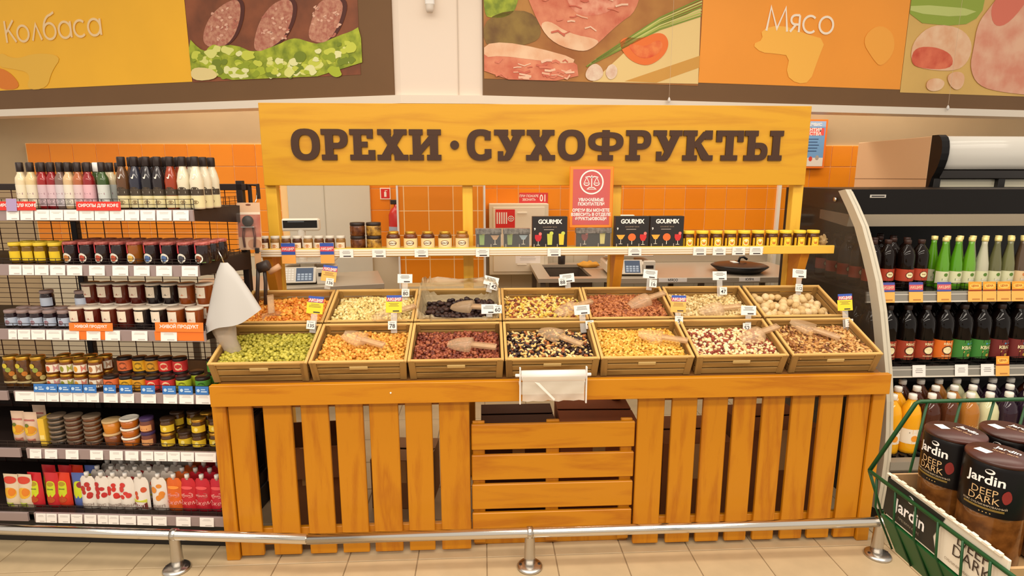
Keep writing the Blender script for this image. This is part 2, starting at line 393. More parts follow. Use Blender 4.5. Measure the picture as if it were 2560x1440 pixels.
for k in ('L_slice1', 'L_slice2', 'L_slice3'):
    ART['case'] = [(a * 1.0 - .03, b + .004) for a, b in ART[k]]; G('case', mat((84, 34, 22), .5), 1, mb, True); G(k, SAUS, 2, mb, True)
    cx_ = sum(p[0] for p in ART[k]) / len(ART[k]); cz_ = sum(p[1] for p in ART[k]) / len(ART[k]); q_ = random.Random(len(k) + int(cx_ * 100))
    for _ in range(26):
        a_ = q_.uniform(0, 6.28); d_ = q_.uniform(0, 1) ** .5; mb.add(flat(smooth([(-(cx_ + d_ * .11 * cos(a_) + q_.uniform(-.012, .012)) + e_, cz_ + d_ * .115 * sin(a_) + f_) for e_, f_ in ((-.012, 0), (0, -.01), (.013, 0), (0, .011))], 1), -.0122), mat(((232, 184, 158), (224, 170, 146), (186, 112, 92))[_ % 3], .5))
G('L_lettuce', LT, 4, mb, True, 1); q_ = random.Random(12)
for i in range(110):
    x_ = q_.uniform(.29, 1.50); z_ = q_.uniform(2.30, 2.30 + .19 * (.75 + .25 * sin(x_ * 6))); r_ = q_.uniform(.018, .055); n_ = 9
    mb.add(flat(smooth([(-x_ + r_ * q_.uniform(.55, 1.25) * cos(6.283 * k / n_), z_ + r_ * .7 * q_.uniform(.5, 1.2) * sin(6.283 * k / n_)) for k in range(n_)], 1), -.0130 - i * .00002), mat(((206, 214, 78), (226, 228, 130), (176, 192, 48), (150, 168, 36), (236, 236, 170), (120, 138, 30))[q_.randrange(6)], .5))
G('L_beige', mat((236, 216, 150), .5), 9, mb, True)
mb.build('sausage_picture', None, t)
def thin(word, x, z, h, wid, m, parent, tilt=0.0):
    """thin round lettering: cap height h, stroke wid"""
    xh = h * .72; r = xh / 2; mb = MB(); y0, y1 = -.0125, -.0105
    ct_ = [0]
    def S(pts, closed=False):
        ct_[0] += 1; mb.add(stroke([(px, pz + (px - X0) * tilt) for px, pz in pts], wid, y0 - ct_[0] * .0001, y1, closed), m)
    X0 = x
    for ch in word:
        if ch == 'К':
            S([(x, z), (x, z + h)]); S([(x + h * .55, z + h), (x + .02 * h, z + h * .45)]); S([(x + .18 * h, z + h * .58), (x + h * .6, z)]); x += h * .72
        elif ch == 'М':
            S([(x, z), (x + h * .16, z + h), (x + h * .52, z + h * .1), (x + h * .9, z + h), (x + h * 1.05, z)]); x += h * 1.2
        elif ch in 'оа':
            S(ell(x + r, z + r, r, r, 24), True)
            if ch == 'а': S([(x + 2 * r, z), (x + 2 * r, z + xh)])
            x += 2 * r + h * .2
        elif ch == 'с': S(arc(x + r, z + r, r, r, 48, 312, 20)); x += 2 * r + h * .12
        elif ch == 'л': S([(x, z), (x + r * .8, z + xh), (x + r * 1.6, z)]); x += r * 1.6 + h * .18
        elif ch == 'б':
            S(ell(x + r, z + r, r, r, 24), True); S(arc(x + r * 1.5, z + r, r * 1.5, r * 2.0, 178, 95, 14) + [(x + 2 * r, z + h * 1.18)]); x += 2 * r + h * .2
        elif ch == 'я':
            S([(x + h * .45, z), (x + h * .45, z + xh)]); S(arc(x + h * .22, z + xh * .72, h * .2, xh * .27, 90, 270, 12)); S([(x + h * .22, z + xh), (x + h * .45, z + xh)])
            S([(x + h * .22, z + xh * .45), (x + h * .45, z + xh * .45)]); S([(x + h * .28, z + xh * .45), (x, z)]); x += h * .65
    return mb.build('lettering', None, parent)
thin('Колбаса', -3.12, 2.617, .150, .016, mat((248, 214, 160), .5), t, .008)
t = board('wall_banner', 'long banner reading Мясо between pictures of raw meat', (.02, 3.85), aR, -.008, 4.9, 2.15, 3.3)
mb = MB().add(flat(rect(-.001, 1.455, 2.25, 3.2), -.008), mat((196, 140, 66), .5, c2=(160, 96, 40), scale=3))
G('R_green', LT, 1, mb); G('R_dark', mat((112, 78, 28), .5, c2=(150, 120, 50), scale=8), 1, mb); G('R_board', mat((238, 208, 140), .5), 1, mb, False, 0); G('R_board2', mat((214, 158, 70), .5), 2, mb, False, 0)
G('R_meat', MEAT, 3, mb); G('R_meatfat', FAT, 4, mb); G('R_meatred', mat((238, 168, 138), .5, c2=(214, 110, 84), scale=16), 4, mb)
for i in range(7):
    o = i * .011; mb.add(stroke([(.665 + o, 2.345 + o * .7), (.90 + o * .5, 2.462 + o * .9), (1.16, 2.592 + o * 1.1), (1.448, 2.69 + o * 1.6)], .009, -.0136, -.0130), mat(((128, 152, 48), (176, 190, 84), (206, 208, 120))[i % 3], .5))
G('R_tomato', mat((240, 118, 40), .45), 6, mb); G('R_tomin', mat((226, 78, 28), .45, c2=(244, 140, 70), scale=14), 7, mb)
G('R_bacon', MEAT, 5, mb, False, 1); G('R_baconfat', FAT, 6, mb, False, 1)
for k in ('R_garlic1', 'R_garlic2'): G(k, mat((242, 222, 196), .5, c2=(224, 186, 160), scale=20), 8, mb)
q_ = random.Random(3)
for i in range(46):
    if i < 26: x_, z_ = q_.uniform(.06, .58), q_.uniform(2.26, 2.37)
    else: x_, z_ = q_.uniform(.36, .9), q_.uniform(2.52, 2.8)
    if i >= 26 and (z_ < 2.45 + abs(x_ - .62) * .35 or x_ > .55 + (z_ - 2.4)): continue
    L_ = q_.uniform(.03, .09); mb.add(stroke([(x_, z_), (x_ + L_ * .5, z_ + q_.uniform(-.012, .016)), (x_ + L_, z_ + q_.uniform(-.02, .02))], q_.uniform(.006, .016), -.0158 - i * .00003, -.0150), mat(((242, 200, 170), (222, 128, 98), (238, 184, 152), (208, 104, 78))[i % 4], .5))
mb.build('meat_picture', None, t)
mb = MB().add(flat(rect(1.457, 3.055, 2.27, 3.2), -.008), OB2); G('R_splash', mat((255, 190, 78), .5), 1, mb, False, 1); G('R_splash2', mat((252, 174, 66), .5), 1, mb); mb.build('orange_panel', None, t)
mb = MB().add(flat(rect(3.058, 4.75, 2.25, 3.2), -.008), mat((228, 186, 104), .5, var=.1, scale=3))
G('R_rgreen', mat((150, 172, 60), .5), 1, mb, False, 1); G('R_rgreen2', mat((196, 208, 120), .5), 2, mb, False, 1); G('R_ham', FAT, 3, mb); G('R_hamred', mat((206, 76, 50), .45, c2=(232, 120, 84), scale=10), 4, mb)
G('R_pork', mat((240, 190, 158), .5, c2=(226, 146, 118), scale=6), 5, mb); G('R_porkdark', mat((226, 120, 96), .5), 6, mb); G('R_rgarlic', FAT, 7, mb); G('R_rgarlic2', FAT, 7, mb)
mb.build('meat_picture', None, t)
thin('Мясо', 1.935, 2.62, .150, .015, mat((252, 236, 214), .5), t, .004)
# little ceiling hook, cords with beads
t = thing('wall_sensor', 'small white sensor bracket on the pale wall between the banners', 'sensor', (-.305, 3.845, 2.70))
MB().add(bbox(-.028, .028, -.03, 0, -.03, .09, .006), WHITE).build('bracket', None, t)
MB().add(lathe([(.018, -.045), (.024, -.03), (.024, 0)], 12), mat((222, 210, 196), .4), True).build('cap', None, t, (0, -.03, -.03))
for i, (s, zz) in enumerate(((1.24, 2.148), (3.46, 2.148))):
    p = (.02 + s * cos(aR), 3.85 + s * sin(aR) - .045)
    t = thing('hanging_cord', 'thin white cord with a bead hanging before the ' + ('garlic and tomato picture' if i == 0 else 'pink pork picture'), 'cord', (p[0], p[1], zz), (0, 0, 0), 'cords before the banners')
    MB().add(tube([(0, 0, .02), (0, 0, .9)], .0009, 5), mat((214, 190, 160), .6)).build('cord', None, t); MB().add(lathe([(0, -.02), (.008, -.012), (.010, 0), (.006, .012), (0, .02)], 8), WHITE, True).build('bead', None, t)

# ------------------------------------------------------------------ the nut counter
ct = thing('display_counter', 'long orange slatted wooden display counter under the nut crates', 'counter', (0, 2.36, 0))
MB().add(bbox(-1.117, 1.757, -.04, -.012, .722, .812, .002), WOODH).build('top_rail', None, ct)
MB().add(lathe([(.004, 0), (.003, .002)], 8), PAPER).build('screw_cap', None, ct, (-.385, -.041, .77), (pi / 2, 0, 0))
for x0, x1 in ((-1.128, -1.072), (1.708, 1.764)):
    MB().add(bbox(x0, x1, -.012, .05, 0.0, .722, .003), WOODV).build('corner_post', None, ct)
for x0, x1 in ((-1.068, -.971), (-.926, -.809), (-.77, -.656), (-.627, -.512), (-.486, -.364), (-.335, -.222), (-.192, -.063), (.667, .783), (.817, .927), (.955, 1.063), (1.091, 1.19), (1.221, 1.318), (1.351, 1.452), (1.478, 1.58), (1.604, 1.704)):
    MB().add(bbox(x0 - (x0 + x1) / 2, x1 - (x0 + x1) / 2, 0, .02, 0, .75, .003), WOODV).build('slat', None, ct, ((x0 + x1) / 2, 0, .012))
for z0, z1 in ((.05, .13), (.69, .75)):
    for x0, x1 in ((-1.07, -.06), (.67, 1.71)):
        MB().add(bbox(x0, x1, .021, .042, z0, z1, .002), mat((150, 92, 30), .6) if z0 > .5 else WOODH).build('cross_rail', None, ct)
for x in (-1.09, -.1, .69, 1.72):
    MB().add(bbox(x - .025, x + .025, .50, .55, 0, .965, .003), mat((120, 72, 26), .6)).build('rear_leg', None, ct)
# sloping bed under the crates
bed = MB().add(bbox(-1.095, 1.74, 0, .62, -.012, 0, .002), mat((120, 76, 30), .6)); bed.build('sloping_bed', None, ct, (0, -.01, .795), (radians(21), 0, 0))
MB().add(box(-1.106, -1.094, .0, .55, .70, .80), WOODH).build('side_rail', None, ct); MB().add(box(1.735, 1.75, .0, .55, .70, .80), WOODH).build('side_rail', None, ct)
gt = thing('slatted_gate', 'low orange gate of four horizontal boards in the middle of the counter', 'gate', (.302, 2.372, 0))
for z0, z1 in ((.48, .597), (.337, .454), (.197, .315), (.088, .178)):
    MB().add(bbox(-.358, .358, 0, .018, (z0 - z1) / 2, (z1 - z0) / 2, .003), WOODH).build('board', None, gt, (0, 0, (z0 + z1) / 2))
for x0, x1 in ((-.354, -.30), (-.03, .028), (.30, .352)):
    MB().add(bbox(x0, x1, .0185, .036, .02, .604, .003), WOODV).build('upright', None, gt)
MB().add(bbox(-.35, .35, .037, .06, 0, .06, .003), WOODV).build('base_rail', None, gt)
# posts, shelf and big sign
sr = thing('sign_stand', 'yellow wooden stand with posts and a long jar shelf behind the crates', 'stand', (0, 3.03, 0))
POSTM = wood((238, 186, 58), (224, 166, 40), 'z', 1.2, .45)
for x0, x1 in ((-1.084, -1.03), (-.1, -.048), (.668, .72), (1.63, 1.685)):
    MB().add(bbox(x0, x1, 0, .05, 0, 1.63, .003), POSTM).build('post', None, sr)
MB().add(bbox(-1.10, 1.79, -.13, .0, 1.268, 1.296, .002), mat((222, 176, 84), .5)).build('shelf_board', None, sr)
MB().add(bbox(-1.105, 1.795, -.145, -.13, 1.262, 1.304, .002), wood((240, 190, 70), (226, 168, 48), 'x', 1.0, .45)).build('shelf_edge', None, sr)
pr = MB().add(bbox(-1.08, 1.42, -.153, -.1455, 1.266, 1.300, .0015), mat((238, 226, 206), .35)).build('price_rail', None, sr)
for z in (1.277, 1.288): MB().add(box(-1.078, 1.418, -.1545, -.153, z, z + .003), mat((208, 182, 140), .5)).build('rail_groove', None, pr)
rnd = random.Random(3)
for x in (-.663, -.506, -.30, .0, .355, .76, 1.09, 1.19, 1.29, 1.38):
    mb = MB().add(box(-.033, .033, -.003, 0, -.021, .021), PAPER); fake_lines(mb, 0, .010, .05, 3, .006, -.0034, INK, rnd, .0015); mb.add(flat(rect(-.015, .022, -.017, -.011), -.0034), INK)
    mb.build('price_card', None, pr, (x, -.156, 1.281))
for x in (-.94, -.755):
    mb = MB().add(box(-.033, .033, -.003, 0, -.055, .02), mat((240, 170, 84), .6)); mb.add(flat(rect(-.033, .033, -.012, .045), -.0035), mat((52, 84, 170), .5)); mb.add(flat(rect(-.033, .033, .004, .028), -.004), mat((216, 76, 84), .5)); mb.add(at(text_vf('АКЦИЯ', .017, bold=.02), 0, -.0045, .016), PAPER)
    mb.build('promotion_card', None, pr, (x, -.157, 1.288))
BR = wood((214, 140, 36), (196, 120, 24), 'z', 1.2)
for x in (-1.057, .694, 1.657):
    MB().add(prism([(-.0, .0), (0, -.30), (.04, -.26), (.125, -.0)], -.022, .022), BR).build('shelf_bracket', None, sr, (x, -.001, 1.268), (0, 0, -pi / 2))
sg = thing('shop_sign', 'big yellow wooden signboard reading ОРЕХИ · СУХОФРУКТЫ above the crates', 'sign', (0, 3.005, 1.605))
MB().add(bbox(-1.078, 1.675, 0, .024, 0, .395, .002), WOODY).build('sign_board', None, sg)
def slab(ch):
    m = MB(); y0, y1 = -.008, 0; s = .26; h = .18
    ct_ = [0]
    def yy():
        ct_[0] += 1; return y0 - .00012 * ct_[0]
    B = lambda a, b, c, d: m.add(prism(rect(a, b, c, d), yy(), y1), 0)
    Q = lambda *p: m.add(prism(list(p), yy(), y1), 0)
    def sup(cx, cz, rx, rz, e=2.6, n=32, a0=0, a1=360):
        k = n if a1 - a0 == 360 else n + 1; r = []
        for i in range(k):
            a = radians(a0 + (a1 - a0) * i / n); c, d = cos(a), sin(a)
            r.append((cx + rx * math.copysign(abs(c) ** (2 / e), c), cz + rz * math.copysign(abs(d) ** (2 / e), d)))
        return r
    ring = lambda cx, cz, rx, rz, ix, iz, a0=0, a1=360: m.add(band(sup(cx, cz, rx, rz, 2.5, 32, a0, a1), sup(cx, cz, ix, iz, 2.5, 32, a0, a1), yy(), y1, a1 - a0 == 360), 0)
    w = .9
    if ch == 'О': ring(.46, .5, .46, .51, .21, .31); w = .92
    elif ch == 'Р':
        B(.12, .38, 0, 1); B(0, .49, 0, h); B(0, .4, 1 - h, 1); B(.38, .5, 1 - .19, 1); B(.38, .5, .37, .56)
        ring(.5, .685, .35, .315, .11, .125, -90, 90); w = .85
    elif ch == 'Е':
        B(.12, .38, 0, 1); B(0, .8, 0, h); B(0, .76, 1 - h, 1); B(.56, .76, .70, 1); B(.6, .82, 0, .33); B(.38, .58, .42, .6); w = .82
    elif ch == 'Х':
        Q((.08, .9), (.38, .9), (.9, .1), (.58, .1)); Q((.9, .9), (.58, .9), (.1, .1), (.40, .1)); B(.02, .46, 1 - h, 1); B(.55, .97, 1 - h, 1); B(0, .44, 0, h); B(.55, 1, 0, h); w = 1
    elif ch == 'И':
        B(.11, .37, 0, 1); B(.66, .92, 0, 1); Q((.37, .18), (.37, .48), (.66, .82), (.66, .52)); B(0, .44, 1 - h, 1); B(.58, 1.02, 1 - h, 1); B(0, .46, 0, h); B(.56, 1.02, 0, h); w = 1.03
    elif ch == 'С':
        ring(.46, .5, .46, .51, .2, .31, 52, 308); B(.58, .78, .66, .95); B(.58, .8, .08, .37); w = .82
    elif ch == 'У':
        Q((.08, .9), (.38, .9), (.66, .38), (.5, .12)); Q((.94, .9), (.66, .9), (.34, .16), (.5, .0), (.6, .14)); B(0, .46, 1 - h, 1); B(.56, 1, 1 - h, 1); B(.12, .46, -.01, .15); B(.12, .30, 0, .30); w = .98
    elif ch == 'Ф':
        B(.46, .70, 0, 1); B(.33, .83, 0, h); ring(.46, .62, .46, .31, .23, .14, 90, 270); ring(.70, .62, .46, .31, .23, .14, -90, 90); B(.44, .72, .76, .93); B(.44, .72, .31, .48); w = 1.16
    elif ch == 'К':
        B(.12, .38, 0, 1); B(0, .48, 0, h); B(0, .46, 1 - h, 1); Q((.38, .42), (.38, .60), (.66, .96), (.92, .98), (.5, .46)); B(.72, .96, .70, 1); Q((.38, .55), (.56, .62), (.92, .1), (.62, .04)); B(.66, 1, 0, h); w = 1.02
    elif ch == 'Т':
        B(.33, .59, 0, 1); B(0, .92, 1 - h, 1); B(0, .2, .62, 1); B(.72, .92, .62, 1); B(.18, .74, 0, h); w = .92
    elif ch == 'Ы':
        B(.12, .38, 0, 1); B(0, .47, 1 - h, 1); B(0, .5, 0, h); ring(.5, .30, .32, .30, .10, .11, -90, 90); B(.38, .5, .41, .6); B(.38, .5, 0, .19)
        B(.98, 1.24, 0, 1); B(.86, 1.33, 0, h); B(.88, 1.35, 1 - h, 1); w = 1.36
    return m, w
LETM = mat((66, 38, 18), .6, var=.06, scale=20)
for ch, x0, x1 in (('О', -.925, -.787), ('Р', -.78, -.652), ('Е', -.643, -.521), ('Х', -.511, -.361), ('И', -.355, -.197), ('С', -.073, .052), ('У', .062, .211), ('Х', .221, .366), ('О', .378, .517), ('Ф', .531, .708), ('Р', .721, .848), ('У', .859, 1.003), ('К', 1.011, 1.169), ('Т', 1.18, 1.32), ('Ы', 1.326, 1.527)):
    m, wd = slab(ch); me = cached('slab' + ch, lambda: m.mesh('letter'))
    o = inst('letter', me, LETM, sg, (x0 * 1.008, 0, .124)); o.scale = ((x1 - x0) * 1.008 / wd, 1, .149)
o = MB().add(lathe([(.022, 0), (.022, .008)], 20), LETM).build('letter_dot', None, sg, (-.1335, 0, .198), (pi / 2, 0, 0))
# ------------------------------------------------------------------ crates
import numpy as np
SL = radians(21)
CW = wood((168, 130, 68), (128, 94, 44), 'x', 2.5, .6, 5.0); CWY = wood((164, 124, 66), (124, 88, 40), 'y', 2.5, .6, 5.0); CRIM = wood((214, 172, 100), (186, 142, 76), 'x', 2.0, .55); CRIMY = wood((214, 172, 100), (186, 142, 76), 'y', 2.0, .55)
CPOST = wood((162, 124, 64), (126, 92, 44), 'z', 2.0, .6); PLATE = mat((206, 176, 112), .5)
W2 = .2005; LN = .276; HT = .10
def crate(x, row, label):
    t = thing('nut_crate', label, 'crate', (x, 2.34 if row == 0 else 2.612, .90 if row == 0 else 1.0045), (SL, 0, 0), 'wooden nut crates on the counter')
    tp = .009
    def part(key, fn, name, m, loc=(0, 0, 0), rot=(0, 0, 0)): return inst(name, cached('cr' + key, fn), m, t, loc, rot)
    for k, (za, zb) in enumerate(((-.033, -.008), (-.065, -.0385), (-.098, -.0705))):
        for nm, yy in (('f', .004), ('b', LN - .012)):
            part('sl%d' % k, lambda: MB().add(bbox(-W2 + .03, W2 - .03, 0, .008, za, zb, .0015)).mesh('slat'), 'slat', CW, (0, yy, 0))
        for sx in (-1, 1):
            part('ss%d' % k, lambda: MB().add(bbox(-.004, .004, .02, LN - .02, za, zb, .0015)).mesh('side_slat'), 'side_slat', CWY, (sx * (W2 - .006), 0, 0), (0, sx * .045, 0))
    for sx in (-1, 1):
        for yy, nm in ((.0, 0), (LN - .012, 1)):
            part('po', lambda: MB().add(bbox(-.014, .014, 0, .012, -HT, -.004, .002)).mesh('corner_post'), 'corner_post', CPOST, (sx * (W2 - .0155), yy, 0), (0, sx * .045, 0))
        part('ry', lambda: MB().add(bbox(-.006, .006, 0, LN, -.010, 0, .0015)).mesh('rim_bar'), 'rim_bar', CRIMY, (sx * (W2 - .006), 0, 0))
    for yy in (0, LN - .012):
        part('rx', lambda: MB().add(bbox(-W2 + .012, W2 - .012, 0, .012, -.010, 0, .0015)).mesh('rim_bar'), 'rim_bar', CRIM, (0, yy, 0))
    part('bo', lambda: MB().add(bbox(-W2 + .02, W2 - .02, .008, LN - .008, -HT, -HT + .006, .001)).mesh('bottom_panel'), 'bottom_panel', CWY)
    if row == 0:
        part('pl', lambda: MB().add(bbox(-.038, .038, -.0025, .004, -.044, -.028, .002)).mesh('handle_plate'), 'handle_plate', PLATE, (0, .003, 0))
    return t
def unit_ball(nu=8, nv=5):
    vs = [(0, 0, 1)]; fs = []
    for j in range(1, nv):
        th = pi * j / nv
        for i in range(nu): a = 2 * pi * i / nu; vs.append((sin(th) * cos(a), sin(th) * sin(a), cos(th)))
    vs.append((0, 0, -1)); b = len(vs) - 1
    for i in range(nu): fs.append((0, 1 + i, 1 + (i + 1) % nu, 1 + (i + 1) % nu))
    for j in range(nv - 2):
        for i in range(nu):
            a = 1 + j * nu; fs.append((a + i, a + nu + i, a + nu + (i + 1) % nu, a + (i + 1) % nu))
    for i in range(nu): a = 1 + (nv - 2) * nu; fs.append((a + i, b, a + (i + 1) % nu, a + (i + 1) % nu))
    return np.array(vs), fs
UB, UF = unit_ball()
UFt = [tuple(dict.fromkeys(f)) for f in UF]
def pile_h(x, y, mound, seed):
    return -.020 - .125 * y + mound * (1 - (x / .19) ** 2) * (1 - ((y - .15) / .15) ** 2) + .006 * sin(9 * x * 3 + seed) * cos(11 * y * 3 + seed * 2)
def pile(name, label, cat, x, row, kinds, step, mound=.012, seed=1, layers=2):
    """kinds: list of (size xyz, bend, colours, share)"""
    step *= 1.18; rg = np.random.default_rng(seed); V = []; F = []; MI = []; off = 0; mats = []
    for kd in kinds: mats.append(island(kd[2], kd[4] if len(kd) > 4 else .5))
    sh = np.cumsum([k[3] for k in kinds]); sh = sh / sh[-1]
    for L in range(layers):
        ys = np.arange(.016, LN - .012, step); xs = np.arange(-W2 + .022, W2 - .021, step)
        for j, yy in enumerate(ys):
            for i, xx in enumerate(xs):
                if L == 1 and rg.random() < .35: continue
                px = xx + rg.normal() * step * .30 + (step / 2 if (j + L) % 2 else 0); py = yy + rg.normal() * step * .3
                if abs(px) > W2 - .020 or not .014 < py < LN - .014: continue
                k = int(np.searchsorted(sh, rg.random())); sz, bend = kinds[k][0], kinds[k][1]
                s = np.array(sz) * 1.2 * rg.uniform(.85, 1.15); P = UB * s
                if bend: P = P.copy(); P[:, 1] += bend * (P[:, 0] ** 2) / s[0]
                e = Euler((rg.normal() * .5, rg.normal() * .5, rg.uniform(0, 2 * pi))); R = np.array(e.to_matrix()); P = P @ R.T
                z = pile_h(px, py, mound, seed) + (0 if L == 0 else -.55 * sz[2]) + rg.uniform(-.3, .3) * sz[2]
                V.append(P + np.array((px, py, z))); F += [tuple(a + off for a in f) for f in UFt]; MI += [k] * len(UFt); off += len(UB)
    me = bpy.data.meshes.new(name); me.from_pydata([tuple(p) for p in np.concatenate(V)], [], F)
    for m in mats: me.materials.append(m)
    me.polygons.foreach_set('material_index', MI); me.polygons.foreach_set('use_smooth', [True] * len(F)); me.update()
    o = inst(name, me, None, None, (x, 2.34 if row == 0 else 2.612, .90 if row == 0 else 1.0045), (SL, 0, 0)); tag(o, label, cat, 'loose nuts and fruit in the crates', 'stuff')
    # the deeper layer that shows between the top nuts
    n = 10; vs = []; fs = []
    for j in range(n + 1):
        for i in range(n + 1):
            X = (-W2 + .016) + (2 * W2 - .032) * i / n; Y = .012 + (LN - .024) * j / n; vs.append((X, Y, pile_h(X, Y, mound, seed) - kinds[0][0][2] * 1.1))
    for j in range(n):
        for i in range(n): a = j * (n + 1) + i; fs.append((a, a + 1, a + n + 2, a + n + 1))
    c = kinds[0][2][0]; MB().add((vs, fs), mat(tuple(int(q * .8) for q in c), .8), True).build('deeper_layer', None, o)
    return o
CX = [-.925, -.519, -.115, .290, .695, 1.106, 1.522]
FR = ['green coated peas', 'yellow round nuts', 'red-brown hazelnuts', 'raisin and cashew mix', 'salted yellow peanuts', 'red and white peeled nuts', 'walnut kernels']
BKN = ['orange dried apricots', 'pale shelled peanuts', 'black prunes in a plastic liner', 'golden nut and fruit mix', 'brown almonds', 'pale pistachios', 'whole beige walnuts']
for i in range(7):
    crate(CX[i], 0, 'front row wooden crate holding ' + FR[i]); crate(CX[i], 1, 'back row wooden crate holding ' + BKN[i])
pile('green_peas', 'heap of olive green coated peas in a front row crate', 'peas', CX[0], 0, [((.0075, .0065, .006), 0, ((184, 172, 58), (166, 156, 46), (198, 186, 76), (146, 138, 40)), 1)], .0128, .014, 1)
pile('yellow_nuts', 'heap of round yellow-orange nuts with a scoop lying in it', 'nuts', CX[1], 0, [((.0068, .0062, .006), 0, ((226, 166, 66), (214, 148, 50), (236, 184, 88), (200, 130, 40)), 1)], .0122, .014, 2)
pile('hazelnuts', 'heap of dark red-brown round hazelnuts', 'nuts', CX[2], 0, [((.0066, .0062, .006), 0, ((146, 70, 40), (120, 50, 28), (164, 92, 58), (104, 42, 26)), 1)], .0122, .012, 3)
pile('raisin_mix', 'heap of black raisins mixed with pale cashews', 'nuts', CX[3], 0, [((.0075, .006, .0055), 0, ((52, 30, 24), (40, 24, 22), (66, 36, 26)), .5, .4), ((.0105, .005, .0048), .5, ((232, 194, 124), (222, 178, 104), (240, 208, 150)), .34), ((.0085, .006, .005), 0, ((176, 106, 50), (150, 84, 40)), .16)], .0135, .014, 4)
pile('salted_peanuts', 'heap of bright yellow salted peanuts', 'nuts', CX[4], 0, [((.0085, .0052, .005), 0, ((232, 182, 76), (222, 166, 58), (240, 198, 104), (206, 148, 52)), 1)], .0122, .014, 5)
pile('peeled_nuts', 'heap of half peeled nuts, cream with dark red skins', 'nuts', CX[5], 0, [((.0072, .0062, .0058), 0, ((238, 210, 158), (228, 194, 136), (244, 220, 176)), .62), ((.0072, .006, .0056), 0, ((140, 56, 34), (116, 42, 28), (160, 74, 44)), .38)], .0125, .016, 6)
pile('walnut_kernels', 'heap of light brown walnut kernels in the end crate', 'nuts', CX[6], 0, [((.0115, .005, .0045), .4, ((206, 156, 88), (186, 132, 66), (222, 178, 112), (160, 104, 52), (120, 72, 36)), 1)], .0125, .018, 7)
pile('dried_apricots', 'heap of small orange dried apricots behind the peas', 'dried fruit', CX[0], 1, [((.0105, .007, .005), .3, ((236, 158, 56), (222, 136, 40), (242, 176, 76), (206, 116, 34)), 1)], .0145, .010, 8)
pile('pale_peanuts', 'heap of pale cream shelled peanuts', 'nuts', CX[1], 1, [((.0082, .0056, .0052), 0, ((232, 210, 140), (222, 196, 120), (240, 220, 160), (204, 176, 104)), 1)], .0122, .022, 9)
pile('golden_mix', 'heap of golden raisins, cashews and brown nuts', 'nuts', CX[3], 1, [((.0105, .005, .0048), .5, ((238, 204, 128), (230, 186, 100)), .4), ((.008, .006, .0055), 0, ((224, 176, 60), (210, 190, 80)), .25), ((.0085, .006, .005), 0, ((166, 92, 40), (110, 50, 28), (140, 70, 34)), .35)], .0132, .014, 10)
pile('almonds', 'heap of reddish brown whole almonds', 'nuts', CX[4], 1, [((.011, .0062, .0042), 0, ((178, 106, 58), (160, 88, 46), (192, 122, 70), (140, 74, 38)), 1)], .0128, .018, 11)
pile('pistachios', 'heap of pale shelled pistachios in the back row', 'nuts', CX[5], 1, [((.0082, .0056, .0052), 0, ((222, 194, 136), (206, 176, 114), (232, 208, 156), (178, 146, 88)), 1)], .0122, .014, 12)
# whole walnuts, one by one
wb, wf = unit_ball(14, 9); wv = []
for p in wb:
    a = math.atan2(p[1], p[0]); k = 1 + .035 * sin(7 * a + 3 * p[2]) * (1 - p[2] ** 2) + (.04 if abs(p[0]) < .12 else 0); wv.append((p[0] * k, p[1] * k, p[2] * k * 1.0))
wm = MB().add((wv, [tuple(dict.fromkeys(f)) for f in wf]), 0, True).mesh('walnut')
WN = [mat((226, 196, 142), .65, var=.16, scale=2.5, bump=.5), mat((214, 180, 122), .65, var=.2, scale=2.5, bump=.5), mat((234, 206, 158), .65, var=.14, scale=2.5, bump=.5)]
rg = random.Random(5); cnt = 0; TC = Matrix.Translation((CX[6], 2.612, 1.0045)) @ Matrix.Rotation(SL, 4, 'X')
for L in range(2):
    for j in range(8):
        for i in range(12):
            x = -W2 + .034 + i * .0312 + (.0155 if j % 2 else 0) + rg.uniform(-.004, .004); y = .028 + j * .0315 + rg.uniform(-.004, .004)
            if abs(x) > W2 - .03 or y > LN - .024: continue
            if L == 0: z = -.050 - .07 * y + rg.uniform(-.005, .003)
            else:
                if rg.random() < .48 or y < .05: continue
                x += .0155; y += .012; z = -.026 - .07 * y + rg.uniform(-.004, .004)
                if abs(x) > W2 - .032 or y > LN - .03: continue
            if y > .2 and L == 0 and rg.random() < .15: continue
            o = inst('walnut', wm, WN[cnt % 3], None, tuple(TC @ Vector((x, y, z))), (rg.uniform(0, 6), rg.uniform(0, 6), rg.uniform(0, 6))); s = .0185 * rg.uniform(.9, 1.12); o.scale = (s, s * .95, s * 1.08)
            tag(o, 'whole beige walnut lying in the end crate of the back row', 'walnut', 'whole walnuts in the back row crate'); cnt += 1
